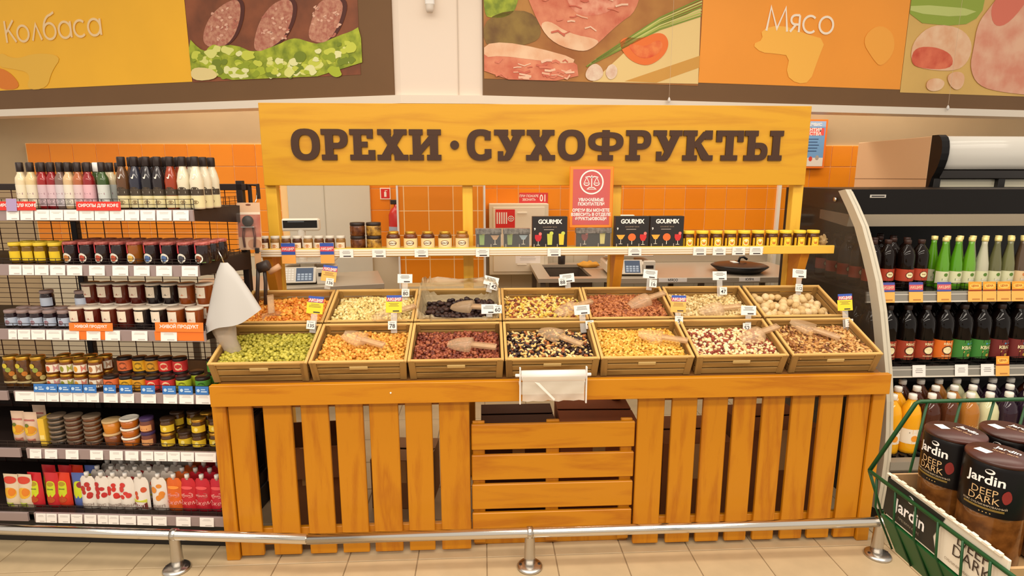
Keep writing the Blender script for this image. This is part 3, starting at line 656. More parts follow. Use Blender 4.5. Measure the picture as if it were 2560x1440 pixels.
# prunes, one by one, in a crumpled clear liner
pm = []
for q in range(3):
    pv = []
    for p in wb:
        k = 1 + .16 * sin(4 * p[0] * 3 + q) * sin(5 * p[1] * 2 + q * 2) + .08 * sin(9 * p[2] + q); pv.append((p[0] * k, p[1] * k * .8, p[2] * k * .62))
    pm.append(MB().add((pv, [tuple(dict.fromkeys(f)) for f in wf]), 0, True).mesh('prune'))
PR = [mat((56, 32, 28), .55, var=.3, scale=2), mat((72, 44, 36), .55, var=.3, scale=2), mat((44, 26, 24), .5)]
TP = Matrix.Translation((CX[2], 2.612, 1.0045)) @ Matrix.Rotation(SL, 4, 'X')
for L in range(2):
    for j in range(11):
        for i in range(15):
            x = -W2 + .045 + i * .0225 + (.011 if j % 2 else 0) + rg.uniform(-.005, .005); y = .026 + j * .0222 + rg.uniform(-.005, .005)
            if x > W2 - .035 or y > LN - .045: continue
            if L == 1:
                if rg.random() < .7: continue
                x += .012; y += .01
                if x > W2 - .04 or y > LN - .05: continue
            z = -.036 - .08 * y + L * .017 + rg.uniform(-.003, .003) + .012 * sin(x * 14 + 1)
            o = inst('prune', pm[(i + j) % 3], PR[(i * 3 + j) % 3], None, tuple(TP @ Vector((x, y, z))), (rg.uniform(-.5, .5), rg.uniform(-.5, .5), rg.uniform(0, 6))); s = .0148 * rg.uniform(.85, 1.2); o.scale = (s, s, s)
            tag(o, 'wrinkled black prune in the plastic lined back row crate', 'prune', 'prunes in the back row crate')
def liner(x, row):
    FILM = mat((232, 212, 170), .14, alpha=.42, spec=.9, scale=38, bump=1.0); rr = random.Random(9); n = 72; rings = [(.86, .78, -.06), (.93, .93, -.035), (.985, .985, -.006), (1.0, 1.02, .018), (.99, 1.0, .034), (1.03, 1.02, .012)]
    vs = []; fs = []
    for q, (sx, sy, z) in enumerate(rings):
        for i in range(n):
            a = 2 * pi * i / n; c, s = cos(a), sin(a); e = 8
            X = math.copysign(abs(c) ** (2 / e), c) * (W2 - .012) * sx; Y = math.copysign(abs(s) ** (2 / e), s) * (LN / 2 - .004) * sy
            back = max(0, s); lft = max(0, -c)
            zz = z * (1 + .9 * back + .5 * lft if z > 0 else 1) + rr.uniform(-.009, .011) * (q > 1) - (.015 if s < -.3 and z > 0 else 0)
            vs.append((X + rr.uniform(-.004, .004), Y + LN / 2 + rr.uniform(-.004, .004), zz))
    for q in range(len(rings) - 1):
        for i in range(n): fs.append((q * n + i, q * n + (i + 1) % n, (q + 1) * n + (i + 1) % n, (q + 1) * n + i))
    o = MB().add((vs, fs), FILM, True).build('plastic_liner', None, None, (x, 2.612, 1.0045), (SL, 0, 0))
    return tag(o, 'crumpled clear plastic bag lining the crate of prunes', 'plastic bag')
liner(CX[2], 1)
# scoops
SCO = mat((226, 192, 150), .15, alpha=.42, spec=.7)
def scoop_meshes():
    b = MB(); pr = []
    for i in range(9):
        u = i / 8; x = .085 * u; hw = .034 * (1 - .55 * u ** 3); d = .030 * (1 - .75 * u ** 2)
        pr.append((x, hw, d))
    vs = []; n = 8
    for x, hw, d in pr:
        for k in range(n + 1):
            a = pi * k / n; vs.append((-x + .0, hw * cos(a), -d * sin(a) + .006))
    fs = [(i * (n + 1) + k, i * (n + 1) + k + 1, (i + 1) * (n + 1) + k + 1, (i + 1) * (n + 1) + k) for i in range(8) for k in range(n)]
    fs.append(tuple(range(n, -1, -1)))
    b.add((vs, fs), 0, True); bowl = b.mesh('scoop_bowl')
    h = MB().add(bbox(0, .105, -.011, .011, -.002, .002, .0008)); h.add(bbox(.0, .105, -.0125, -.0105, -.006, .006, .0006)); h.add(bbox(.0, .105, .0105, .0125, -.006, .006, .0006)); h.add(bbox(.102, .106, -.0125, .0125, -.006, .006, .0006))
    return bowl, h.mesh('scoop_handle')
SB, SH = scoop_meshes()
for nm, a, b, up, flip in (('apricots', (-.974, 2.683, 1.03), (-1.016, 2.80, 1.12), .9, 1), ('pale peanuts', (-.41, 2.66, 1.03), (-.309, 2.72, 1.05), .25, 1), ('prunes', (-.05, 2.70, 1.045), (.06, 2.663, 1.045), .0, -1), ('golden mix', (.43, 2.69, 1.04), (.591, 2.775, 1.068), .1, -1), ('almonds', (.80, 2.761, 1.06), (.94, 2.815, 1.09), .1, -1),
        ('pistachios', (1.13, 2.67, 1.03), (1.30, 2.69, 1.04), 0, -1), ('round yellow nuts', (-.52, 2.47, .955), (-.362, 2.40, .93), 0, 1), ('hazelnuts', (-.05, 2.43, .938), (.091, 2.396, .93), 0, -1), ('raisin mix', (.34, 2.478, .955), (.464, 2.387, .925), 0, -1), ('salted peanuts', (.79, 2.46, .95), (.918, 2.416, .94), 0, 1), ('peeled nuts', (1.24, 2.488, .957), (1.433, 2.551, .995), .1, -1), ('walnut kernels', (1.50, 2.50, .965), (1.622, 2.406, .93), 0, 1)):
    A = Vector(a); D = (Vector(b) - A).normalized(); up_ = Vector((0, -sin(SL), cos(SL))); Y = up_.cross(D).normalized(); Z = D.cross(Y)
    M = Matrix((D, Y, Z)).transposed().to_4x4()
    t = thing('nut_scoop', 'clear plastic scoop lying in the ' + nm, 'scoop', a, M.to_euler(), 'plastic scoops in the crates')
    o = inst('bowl', SB, SCO, t); o.scale = (1.25, 1.25, 1.25 if flip > 0 else -1.25); o = inst('handle', SH, SCO, t, (-.004, 0, .004)); o.scale = (1.05, 1.15, 1.1)
# price cards on clips
YEL = mat((246, 216, 52), .55); ORC = mat((246, 182, 92), .55); BLU = mat((56, 88, 178), .5)
def card(num, desc, p, q, back, style, tilt=0.0):
    """p: big card centre, q: number card centre"""
    t = thing('price_card', desc, 'price card', (p[0], p[1], p[2]), (radians(-12), radians(tilt), 0), 'price cards clipped to the crates')
    m = {'w': PAPER, 'y': YEL, 'o': ORC}[style]; hh = .022 if style == 'w' else .025
    mb = MB().add(bbox(-.036, .036, 0, .0012, -hh, hh, .0004), m); rr = random.Random(hash(num) % 1000 if False else len(desc))
    fake_lines(mb, 0, hh - .009, .055, 3, .006, -.0004, mat((120, 96, 60), .7) if style != 'w' else INK, rr, .002); mb.add(flat(rect(-.005, .024, -hh + .004, -hh + .010), -.0004), INK)
    mb.build('card', None, t)
    if style != 'w':
        mb = MB().add(bbox(-.034, .034, 0, .0012, 0, .028, .0004), BLU); mb.add(flat(rect(-.034, .034, .002, .017), -.0004), mat((212, 70, 80), .5)); mb.add(at(text_vf('АКЦИЯ', .018, bold=.03), 0, -.0008, .0095), PAPER)
        mb.build('promotion_strip', None, t, (.002, 0, hh))
    mb = MB().add(bbox(-.019, .019, 0, .0012, -.019, .019, .0004), WHITE); mb.add(at(text_vf(num, .026 if len(num) < 3 else .021, bold=.012), 0, -.0005, -.004), BLACK); mb.add(flat(rect(-.011, .011, .012, .0135), -.0005), INK)
    d = Vector(q) - Vector(p); mb.build('number_card', None, t, (d.x, -.004, d.z))
    MB().add(bbox(-.014, .014, .0016, .003, min(d.z, 0) - .035, .0, .0005), CLEAR).build('clear_clip', None, t)
for num, p, q, st, tl in (('136', (-.76, 1.165), (-.751, 1.137), 'o', 8), ('80', (-.387, 1.15), (-.383, 1.079), 'w', 1), ('42', (.042, 1.134), (.062, 1.112), 'w', 14), ('88', (.425, 1.145), (.40, 1.13), 'w', -6), ('16', (.85, 1.162), (.867, 1.116), 'w', 6), ('47', (1.21, 1.151), (1.226, 1.073), 'w', 0), ('112', (1.628, 1.159), (1.627, 1.085), 'w', 4)):
    card(num, '%s price card numbered %s behind the %s' % ({'w': 'white', 'o': 'orange', 'y': 'yellow'}[st], num, dict(zip(('136', '80', '42', '88', '16', '47', '112'), BKN))[num]), (p[0] * .985, 2.85, 1.65 - (1.65 - p[1]) * .985), (q[0] * .985, 2.85, 1.65 - (1.65 - q[1]) * .985), True, st, tl)
for num, p, q, st, tl in (('135', (-.753, 1.07), (-.762, .994), 'y', 6), ('78', (-.402, 1.071), (-.409, .989), 'y', 0), ('60', (.028, 1.057), (.066, 1.056), 'w', 0), ('93', (.453, 1.048), (.483, .978), 'w', -4), ('9', (.902, 1.057), (.905, .995), 'o', 2), ('52', (1.236, 1.036), (1.227, .958), 'w', 2), ('7', (1.697, 1.056), (1.71, .972), 'y', -2)):
    card(num, '%s price card numbered %s behind the %s' % ({'w': 'white', 'o': 'orange', 'y': 'yellow'}[st], num, dict(zip(('135', '78', '60', '93', '9', '52', '7'), FR))[num]), (p[0], 2.60, p[1]), (q[0], 2.60, q[1]), False, st, tl)
# bag roll on the front of the counter
t = thing('bag_roll_holder', 'white roll of plastic bags in a wire holder on the counter front', 'bag dispenser', (.286, 2.285, .86))
MB().add(lathe([(.004, -.132), (.021, -.132), (.021, .132), (.004, .132)], 20), mat((238, 232, 224), .35), True).build('bag_roll', None, t, (0, 0, -.012), (0, pi / 2, 0))
for x in (-.137, .137):
    MB().add(bbox(x - .003, x + .003, -.008, .008, -.135, .022, .001), WHITE).build('side_arm', None, t); MB().add(lathe([(0, -.014), (.007, -.012), (.007, .012), (0, .014)], 10), WHITE, True).build('end_knob', None, t, (x * 1.05, 0, -.012), (0, pi / 2, 0))
    MB().add(box(x - .003, x + .003, .006, .034, -.06, -.05), WHITE).build('wall_arm', None, t)
FILM2 = mat((240, 232, 216), .2, alpha=.62, spec=.6)
vs = []; fs = []
for j in range(9):
    for i in range(13): vs.append((-.128 + .0213 * i, -.021 + .004 * sin(i * 1.3 + j) * (j / 8) + .010 * (j / 8), -.012 - .0135 * j - .003 * sin(i * 2.1) * (j == 8)))
for j in range(8):
    for i in range(12): a = j * 13 + i; fs.append((a, a + 13, a + 14, a + 1))
MB().add((vs, fs), FILM2, True).build('hanging_film', None, t)
MB().add(bbox(-.132, .132, .012, .014, -.10, -.045, .0005), mat((232, 222, 204), .4)).build('back_plate', None, t)
MB().add(flat([(-.08, -.03), (-.06, -.035), (.005, -.105), (.0, -.112)], -.030), mat((246, 240, 230), .3)).build('torn_strip', None, t)
# foot rail
def railfoot(x, y, label):
    t = thing('rail_foot', label, 'rail foot', (x, y, 0), (0, 0, 0), 'feet of the chrome bumper rail')
    MB().add(lathe([(.055, 0), (.055, .008), (.048, .014), (.03, .017), (.0, .018)], 20), STEEL, True).build('base_plate', None, t, (0, -.01, 0))
    MB().add(lathe([(.026, 0), (.024, .05), (.021, .15), (.026, .165), (.0, .17)], 16), STEEL, True).build('post', None, t)
    for sx in (-1, 1): MB().add(lathe([(.007, 0), (.006, .006), (0, .007)], 8), DARK).build('bolt', None, t, (sx * .04, -.01, .012))
    MB().add(tube([(-.012, 0, .158), (.012, 0, .158)], .0255, 16), STEEL, True).build('clamp_ring', None, t)
railfoot(-1.318, 2.312, 'steel rail foot before the jam shelves'); railfoot(.19, 2.25, 'steel rail foot before the slatted gate'); railfoot(1.735, 2.25, 'steel rail foot beside the drinks fridge')
for nm, a, b, lb in (('bumper_rail', (-.742, 2.25, .158), (2.6, 2.25, .158), 'straight chrome bumper rail along the front of the counter'), ('bumper_rail', (-2.75, 2.455, .158), (-.746, 2.252, .158), 'chrome bumper rail before the jam shelves, joined end to end')):
    o = MB().add(tube([a, b], .0215, 20), CHROME, True).build(nm); tag(o, lb, 'rail', 'chrome bumper rails')
# cardboard boxes stored under the counter
def carton(x, y, z, w_, d, h, rz, label, c=(150, 104, 60), dark=False, word=None, open_=False):
    t = thing('cardboard_box', label, 'box', (x, y, z), (0, 0, radians(rz)), 'cartons stored under the counter'); m = mat(c, .8, var=.12, scale=6)
    b = MB()
    for q in (box(-w_ / 2, w_ / 2, 0, .005, 0, h), box(-w_ / 2, w_ / 2, d - .005, d, 0, h), box(-w_ / 2, -w_ / 2 + .005, .005, d - .005, 0, h), box(w_ / 2 - .005, w_ / 2, .005, d - .005, 0, h), box(-w_ / 2, w_ / 2, 0, d, 0, .004)): b.add(q, m)
    b.build('carton_body', None, t)
    for yy, r in ((0.0, -.25 if not open_ else -1.9), (d, .25 if not open_ else 1.9)):
        MB().add(box(-w_ / 2, w_ / 2, 0 if yy == 0 else -d / 2 + .01, d / 2 - .01 if yy == 0 else 0, 0, .004), m).build('flap', None, t, (0, yy, h), (r if open_ else 0, 0, 0))
    if word: MB().add(at(text_vf(word, .09, bold=.01, shear=.2), 0, 0, 0), mat((70, 44, 30), .8)).build('print', None, t, (.02, -.002, h * .62))
    MB().add(box(-.03, .03, -.001, 0, h * .55, h), mat((186, 150, 100), .5)).build('tape', None, t)
carton(.165, 2.62, 0, .36, .26, .48, 0, 'dark brown carton with handwritten letters behind the gate', (84, 52, 34), True, 'Пабо')
carton(.545, 2.57, 0, .37, .34, .50, -2, 'tilted red-brown carton behind the gate', (150, 84, 44))
carton(-.82, 2.56, 0, .34, .3, .42, 4, 'open brown carton behind the slats near the jam shelves', (140, 92, 52), False, None, True)
carton(-.42, 2.72, 0, .30, .26, .26, -6, 'low carton with flaps behind the middle slats', (150, 110, 72))
carton(1.02, 2.55, 0, .34, .32, .40, 0, 'brown carton behind the slats beyond the gate', (146, 92, 48))
carton(1.44, 2.55, 0, .36, .32, .46, 3, 'tall brown carton by the fridge end of the counter', (136, 84, 44))
mb = bbox(-1.08, .02, 0, .02, 0, .05, .003)
# ------------------------------------------------------------------ goods: one builder for every round container
def vessel(name, label, cat, group, loc, prof, body, lid=None, lidprof=None, lab=None, prints=(), n=16, rz=0.0, labkey=None, extra=None):
    """prof/lidprof: lathe outlines; lab: (r, a0, a1, z0, z1[, r1]) wrapped label; prints: list of (vf, material) on the label"""
    me = cached(('v', tuple(prof), n), lambda: MB().add(lathe(prof, n), 0, True).mesh(name))
    o = inst(name, me, body, None, loc, (0, 0, rz)); tag(o, label, cat, group)
    if lidprof:
        inst('lid', cached(('l', tuple(lidprof), n), lambda: MB().add(lathe(lidprof, n), 0, True).mesh('lid')), lid, o)
    if lab:
        (spec, m) = lab
        def mk():
            mb = MB().add(cylpatch(*spec), m, True)
            for vf, mm in prints: mb.add(vf, mm)
            return mb.mesh('label')
        key = ('lab', spec, m.name, labkey) if (labkey or not prints) else None
        inst('label', cached(key, mk) if key else mk(), None, o)
    return o
def rz_(f): return tuple((round(a, 5), round(b, 5)) for a, b in f)
def jarprof(r, h, neck=.85): return rz_([(r * .90, 0), (r, .004), (r, h * .72), (r * .97, h * .78), (r * neck, h * .86), (r * neck, h * .93)])
def lidp(r, z0, z1): return rz_([(r, z0), (r * 1.02, z0 + .001), (r * 1.02, z1 - .002), (r * .95, z1), (0, z1)])
SHY = 2.955; SHZ = 1.2965
GOLD = mat((212, 160, 60), .3, .8); YLID = mat((240, 206, 60), .4); BRL = mat((40, 26, 20), .4); WLID = mat((238, 230, 218), .45)
HONEY = mat((190, 110, 26), .12, spec=.7); DKJAM = mat((48, 18, 16), .12, spec=.7); REDJ = mat((120, 30, 20), .12, spec=.7); GLAS = mat((206, 190, 160), .1, alpha=.5)
G1 = 'goods on the shelf above the crates'
# little gift jars, mostly hidden by the rail
for i in range(8):
    x = -1.07 + i * .053
    vessel('honey_jar', 'tiny pale-lidded jar, %s from the rack end of the upper shelf' % ORD[i], 'jar', G1, (x, SHY - .03, SHZ), jarprof(.023, .062), ((86, 50, 30), (150, 110, 60), (110, 70, 40))[i % 3] and mat(((86, 50, 30), (150, 110, 60), (110, 70, 40))[i % 3], .2), mat((214, 206, 190), .35), lidp(.021, .054, .066), ((.0235, -60, 60, .006, .034), mat((232, 216, 190), .6)), [(cylshape(.0238, ell(0, .018, .011, .008, 12)), mat((190, 120, 60), .6))], labkey='tiny')
for c in range(2):
    for r in range(2):
        vessel('nut_jar', '%s stacked jar of nuts in honey, %s column' % (('lower', 'upper')[r], ('darker', 'paler')[c]), 'jar', G1, (-.617 + c * .079, SHY - .02, SHZ + r * .0655), rz_([(.034, 0), (.037, .004), (.037, .045), (.033, .052)]), mat(((74, 36, 18), (196, 150, 60))[c], .15, c2=((120, 70, 34), (80, 44, 20))[c], scale=40), BRL, lidp(.036, .050, .065))
for i in range(5):
    x = -.443 + i * .0872 * .98
    pr = [(cylshape(.0352, ell(0, .030, .021, .0125, 18)), mat((120, 64, 20), .5)), (cylshape(.0355, ell(0, .030, .018, .010, 18)), mat((246, 232, 206), .6)), (wrap(text_vf('ольга', .013, bold=.02, shear=.2), .0358, 0, .029), mat((70, 40, 24), .6))]
    vessel('honey_jar', 'gold-lidded honey jar with oval label, %s of five in the row' % ORD[i], 'jar', G1, (x, SHY - .02, SHZ), rz_([(.030, 0), (.034, .004), (.034, .062), (.030, .070), (.026, .074)]), mat(((92, 44, 18), (110, 52, 20), (84, 40, 20), (104, 66, 24), (150, 92, 30))[i], .12, spec=.7), GOLD, lidp(.027, .073, .086), ((.0345, -75, 75, .004, .052), mat((238, 214, 160), .55)), pr, labkey='olga%d' % (i == 3))
def pack(name, label, x, w_, h, kind, dy=0.0):
    t = thing(name, label, 'gift box', (x, SHY - .06 + dy, SHZ), (0, 0, 0), G1); BX = mat((40, 36, 36), .45)
    if kind == 'box':
        MB().add(bbox(-w_ / 2, w_ / 2, 0, .045, 0, h, .001), BX).build('carton', None, t)
        mb = MB(); mb.add(at(text_vf('GOURMIX', .030, bold=.035, space=.88, sx=.92), 0, 0, h - .026), PAPER); mb.add(at(text_vf('GOURMET BOX', .010, bold=.0), 0, 0, h - .052), mat((150, 130, 110), .6)); mb.add(at(text_vf('9', .016, bold=.04), -w_ / 2 + .012, 0, h - .062), PAPER); mb.add(flat(rect(-.03, .02, h - .066, h - .063), 0), mat((170, 160, 150), .6))
        mb.build('lettering', None, t, (0, -.0012, 0))
        return t, h
    MB().add(bbox(-w_ / 2, w_ / 2, 0, .045, 0, h, .001), mat((200, 200, 196), .08, alpha=.14, spec=.8)).build('clear_case', None, t)
    MB().add(bbox(-w_ / 2 + .004, w_ / 2 - .004, .012, .03, 0, h * .74, .001), mat((26, 27, 28), .4)).build('inner_card', None, t)
    MB().add(bbox(-w_ / 2, w_ / 2, -.001, .04, h * .72, h - .001, .001), mat((150, 146, 140), .25, alpha=.8, var=.6, scale=60)).build('top_label', None, t)
    return t, h
def drink(mb, x, z, kind, c):
    m = mat(c, .5); dk = mat((240, 230, 210), .5)
    if kind == 'wine': mb.add(flat([(x - .016, z + .05), (x - .017, z + .035), (x - .009, z + .018), (x + .009, z + .018), (x + .017, z + .035), (x + .016, z + .05)], -.002), m); mb.add(flat(rect(x - .0012, x + .0012, z, z + .018), -.002), dk); mb.add(flat(rect(x - .009, x + .009, z - .002, z), -.002), dk); mb.add(flat(ell(x + .010, z + .055, .008, .008, 10), -.0024), mat((230, 120, 110), .5))
    elif kind == 'tall': mb.add(flat([(x - .011, z), (x + .011, z), (x + .014, z + .055), (x - .014, z + .055)], -.002), m); mb.add(flat(ell(x + .008, z + .058, .010, .009, 10), -.0024), mat((200, 210, 90), .5))
    elif kind == 'coupe': mb.add(flat([(x - .022, z + .048), (x + .022, z + .048), (x + .008, z + .026), (x - .008, z + .026)], -.002), m); mb.add(flat(rect(x - .0012, x + .0012, z + .004, z + .026), -.002), dk); mb.add(flat(rect(x - .009, x + .009, z + .002, z + .004), -.002), dk)
    else: mb.add(flat(ell(x, z + .036, .020, .019, 14), -.002), m); mb.add(flat(rect(x - .0015, x + .0015, z, z + .018), -.002), dk)
for lb, x, w_, kind, dy, ds in (('clear gift pack of green cocktail mixes nearest the honey jars', .03, .13, 'case', 0, (('tall', (130, 160, 90)), ('coupe', (190, 150, 110)))), ('clear gift pack of green cocktail mixes beside the first black box', .17, .135, 'case', 0, (('tall', (130, 150, 80)), ('coupe', (150, 170, 180)))),
        ('black gift box picturing a wine red and two yellow drinks', .335, .174, 'box', 0, (('wine', (196, 40, 50)), ('tall', (196, 200, 80)), ('tall', (240, 200, 60)))), ('clear pack with red and pale drinks under the pink notice', .56, .18, 'case', .02, (('wine', (120, 40, 40)), ('tall', (210, 200, 120)))),
        ('black gift box picturing orange drinks, beside the pink notice', .748, .17, 'box', 0, (('coupe', (240, 170, 60)), ('round', (232, 110, 50)), ('wine', (206, 50, 50)))), ('black gift box picturing orange drinks, beside the yellow-lidded jars', .925, .17, 'box', 0, (('coupe', (240, 170, 60)), ('round', (232, 110, 50)), ('wine', (206, 50, 50))))):
    t, h = pack('cocktail_gift_box', lb, x, w_, .158 if kind == 'box' else .10, kind, dy)
    mb = MB(); nn = len(ds)
    for i, (k, c) in enumerate(ds): drink(mb, (i - (nn - 1) / 2) * w_ / nn, .018, k, c); mb.add(flat(rect((i - (nn - 1) / 2) * w_ / nn - .022, (i - (nn - 1) / 2) * w_ / nn - .018, .004, .022), -.002), mat((170, 160, 150), .5))
    mb.build('printed_drinks', None, t, (0, .010 if kind == 'case' else 0, 0))
for i in range(10):
    x = 1.045 + i * .0725; ol = i >= 6
    pr = [(cylshape(.0322, ell(0, .026, .015, .016, 14)), mat((246, 226, 90) if ol else (244, 232, 190), .6)), (cylshape(.0325, ell(0, .020, .009, .006, 10)), mat((206, 120, 40), .6))]
    vessel('honey_jar', 'small yellow-lidded honey jar, %s from the gift boxes' % ORD[i], 'jar', 'yellow-lidded jars on the upper shelf', (x, SHY - .03, SHZ), jarprof(.031, .074, .9), mat((84, 44, 12), .12, spec=.5), YLID, lidp(.030, .068, .083), ((.0318, -34, 34, .006, .050), mat((236, 190, 40), .5)), pr + [(cylpatch(.0318, 46, 66, .006, .046), mat((232, 186, 40), .5)), (cylpatch(.0318, -66, -46, .006, .046), mat((232, 186, 40), .5))], labkey='yel%d' % ol)
t = thing('plastic_wrapper', 'small crumpled clear wrapper at the fridge end of the upper shelf', 'wrapper', (1.752, SHY - .03, SHZ))
wv = [(p[0] * .022 * (1 + .3 * sin(9 * p[2] + 4 * p[0])), p[1] * .018, (p[2] + 1) * .027 * (1 + .2 * sin(7 * p[0]))) for p in wb]; MB().add((wv, [tuple(dict.fromkeys(f)) for f in wf]), mat((190, 160, 110), .2, alpha=.7)).build('film', None, t)
# pink notice on its stand
t = thing('notice_stand', 'pink and orange notice with scales emblem standing on the shelf', 'notice', (.5445, 2.93, SHZ))
NB = mat((244, 140, 46), .45); NP = mat((208, 94, 76), .5, c2=(188, 90, 102), scale=3)
MB().add(bbox(-.11, .11, 0, .006, .098, .402, .004), NB).build('frame', None, t)
mb = MB().add(flat(rect(-.093, .093, .114, .388), 0), NP)
mb.add(band(ell(0, .325, .060, .060, 36), ell(0, .325, .053, .053, 36), -.0006, -.0004), PAPER)
ST = lambda pts, w_=.0045, cl=False: mb.add(stroke([(a, b + .325) for a, b in pts], w_, -.0006, -.0004, cl), PAPER)
ST([(0, -.026), (0, .034)]); ST([(-.032, .024), (-.012, .028), (0, .022), (.012, .028), (.032, .024)]); ST([(-.022, -.034), (.022, -.034), (.012, -.026), (-.012, -.026)], .004, True)
for s in (-1, 1): ST([(s * .025, .024), (s * .038, -.004)], .003); ST([(s * .025, .024), (s * .012, -.004)], .003); ST(arc(s * .025, -.004, .014, .012, 180, 360), .004); ST([(s * .011, -.004), (s * .039, -.004)], .003)
for s, z, sz in (('УВАЖАЕМЫЕ', .238, .021), ('ПОКУПАТЕЛИ', .217, .021), ('ОРЕХИ ВЫ МОЖЕТЕ', .186, .0205), ('ВЗВЕСИТЬ В ОТДЕЛЕ', .165, .0205), ('ФРУКТЫ/ОВОЩИ', .144, .0205)): mb.add(at(text_vf(s, sz, bold=.035, sx=.92), 0, -.0006, z), PAPER)
mb.build('printed_sheet', None, t, (0, -.001, 0))
MB().add(bbox(-.012, .012, .0, .006, 0, .10, .001), CLEAR).build('clear_stem', None, t); MB().add(bbox(-.025, .025, -.03, .04, 0, .006, .001), CLEAR).build('clear_foot', None, t)

# ------------------------------------------------------------------ back room
def legbox(t, w_, d, h, m):
    for x in (-w_ / 2 + .03, w_ / 2 - .03):
        for y in (.04, d - .04): MB().add(bbox(x - .02, x + .02, y - .02, y + .02, 0, h, .002), m).build('leg', None, t)
STL = mat((186, 174, 154), .35, .35); STD = mat((110, 98, 84), .4, .4)
t = thing('steel_table', 'grey steel work table with one pan scale behind the apricots', 'table', (-1.36, 4.10, 0), (0, 0, radians(14)))
MB().add(bbox(-.66, .66, 0, .62, .84, .88, .004), STL).build('table_top', None, t); legbox(t, 1.30, .62, .84, STD); MB().add(bbox(-.6, .6, .05, .57, .20, .22, .003), STL).build('lower_shelf', None, t)
def scale(x, y, z, rz, label):
    t = thing('weighing_scale', label, 'scale', (x, y, z), (0, 0, rz)); b = mat((226, 218, 202), .45)
    MB().add(bbox(-.19, .19, -.02, .32, .015, .10, .012), b).build('body', None, t)
    MB().add(bbox(-.195, .195, .06, .33, .135, .15, .004), mat((208, 200, 186), .25, .6)).build('weighing_pan', None, t); MB().add(bbox(-.05, .05, .12, .22, .10, .136, .003), b).build('pan_support', None, t)
    k = MB().add(bbox(-.185, .09, -.012, 0, -.06, .06, .004), b); k.add(flat(rect(-.175, -.06, -.045, .05), -.0125), mat((214, 206, 190), .5)); k.add(flat(rect(-.05, .07, -.05, .052), -.0125), mat((70, 90, 120), .4))
    for i in range(5):
        for j in range(5): k.add(flat(rect(-.17 + i * .022, -.153 + i * .022, -.04 + j * .018, -.027 + j * .018), -.013), mat((242, 238, 228), .5))
    for i in range(4):
        for j in range(3): k.add(flat(rect(-.04 + i * .026, -.02 + i * .026, -.04 + j * .018, -.027 + j * .018), -.013), mat((176, 196, 220), .4))
    k.build('key_panel', None, t, (0, -.02, .065), (radians(-28), 0, 0))
    MB().add(bbox(.095, .185, -.05, -.02, .0, .12, .005), b).build('printer', None, t); MB().add(box(.11, .17, -.053, -.05, .06, .085), DARK).build('paper_slot', None, t)
    MB().add(lathe([(.032, .10), (.03, .12), (.03, .38), (0, .38)], 16), b, True).build('display_pole', None, t, (-.06, .28, 0))
    d = MB().add(bbox(-.14, .14, -.03, .03, .36, .455, .012), b); d.add(flat(rect(-.125, .125, .385, .442), -.0305), BLACK); d.add(flat(rect(-.09, .03, .43, .436), -.031), mat((120, 130, 140), .4)); d.build('display', None, t, (-.06, .28, 0))
    for sx in (-.15, .15):
        for sy in (.02, .28): MB().add(lathe([(.015, 0), (.015, .016)], 8), DARK).build('foot', None, t, (sx, sy, 0))
scale(-1.30, 4.28, .88, .08, 'pale weighing scale with a display pole on the steel table')
t = thing('steel_counter', 'long steel work counter with a sink along the back wall', 'counter', (0, 4.36, 0))
MB().add(bbox(.95, 2.60, 0, .84, .84, .885, .004), STL).build('counter_top', None, t); MB().add(bbox(.95, 2.60, .82, .85, .885, .97, .003), STL).build('upstand', None, t)
sk = MB()
for q in ((.42, .95, 0, .10), (.42, .95, .72, .84), (.42, .52, .10, .72), (.85, .95, .10, .72)): sk.add(box(q[0], q[1], q[2], q[3], .855, .885), STL)
sk.add(box(.52, .85, .10, .72, .68, .69), STD)
for q in ((.515, .52, .1, .72), (.85, .855, .1, .72), (.52, .85, .095, .10), (.52, .85, .72, .725)): sk.add(box(q[0], q[1], q[2], q[3], .69, .86), STD)
sk.build('sink', None, t)
for x in (.46, .96, 1.7, 2.55):
    for y in (.05, .78): MB().add(bbox(x - .02, x + .02, y - .02, y + .02, 0, .845, .002), STD).build('leg', None, t)
MB().add(bbox(1.0, 2.55, .02, .035, .60, .80, .002), STD).build('front_panel', None, t)
for x0, x1, s in ((1.348, 1.568, 'МЯСО'), (1.978, 2.143, 'КУРА')):
    mb = MB().add(bbox(x0, x1, -.002, 0, .852, .882, .0005), PAPER); mb.add(at(text_vf(s, .026, bold=.02), (x0 + x1) / 2, -.0025, .867), BLACK); mb.build('paper_label', None, t)
scale(1.16, 4.50, .885, -.05, 'pale weighing scale on the steel counter behind the almonds')
t = thing('soap_bottle', 'dark pump bottle standing by the sink', 'bottle', (.70, 5.12, .885)); MB().add(lathe([(.03, 0), (.032, .01), (.032, .09), (.014, .11), (.014, .125)], 14), DARK, True).build('body', None, t); MB().add(lathe([(.017, .125), (.017, .15), (0, .152)], 12), mat((220, 200, 170), .4), True).build('cap', None, t)
t = thing('cleaning_cloth', 'crumpled yellow cloth on the sink edge', 'cloth', (.905, 4.93, .884)); MB().add(([(p[0] * .10 * (1 + .2 * sin(8 * p[1])), p[1] * .06, (p[2] + .8) * .026 * (1 + .3 * sin(11 * p[0]))) for p in wb], [tuple(dict.fromkeys(f)) for f in wf]), mat((206, 150, 54), .8), True).build('cloth', None, t)
t = thing('roasting_pan', 'wide black pan with a lid on the steel counter behind the pistachios', 'pan', (2.09, 4.62, .886))
MB().add(lathe([(.13, 0), (.16, .012), (.215, .05), (.225, .05), (.165, .004), (0, .004)], 28), BLACK, True).build('pan', None, t); MB().add(lathe([(.222, .052), (.2, .062), (.1, .078), (0, .082)], 28), mat((44, 40, 38), .3), True).build('lid', None, t)
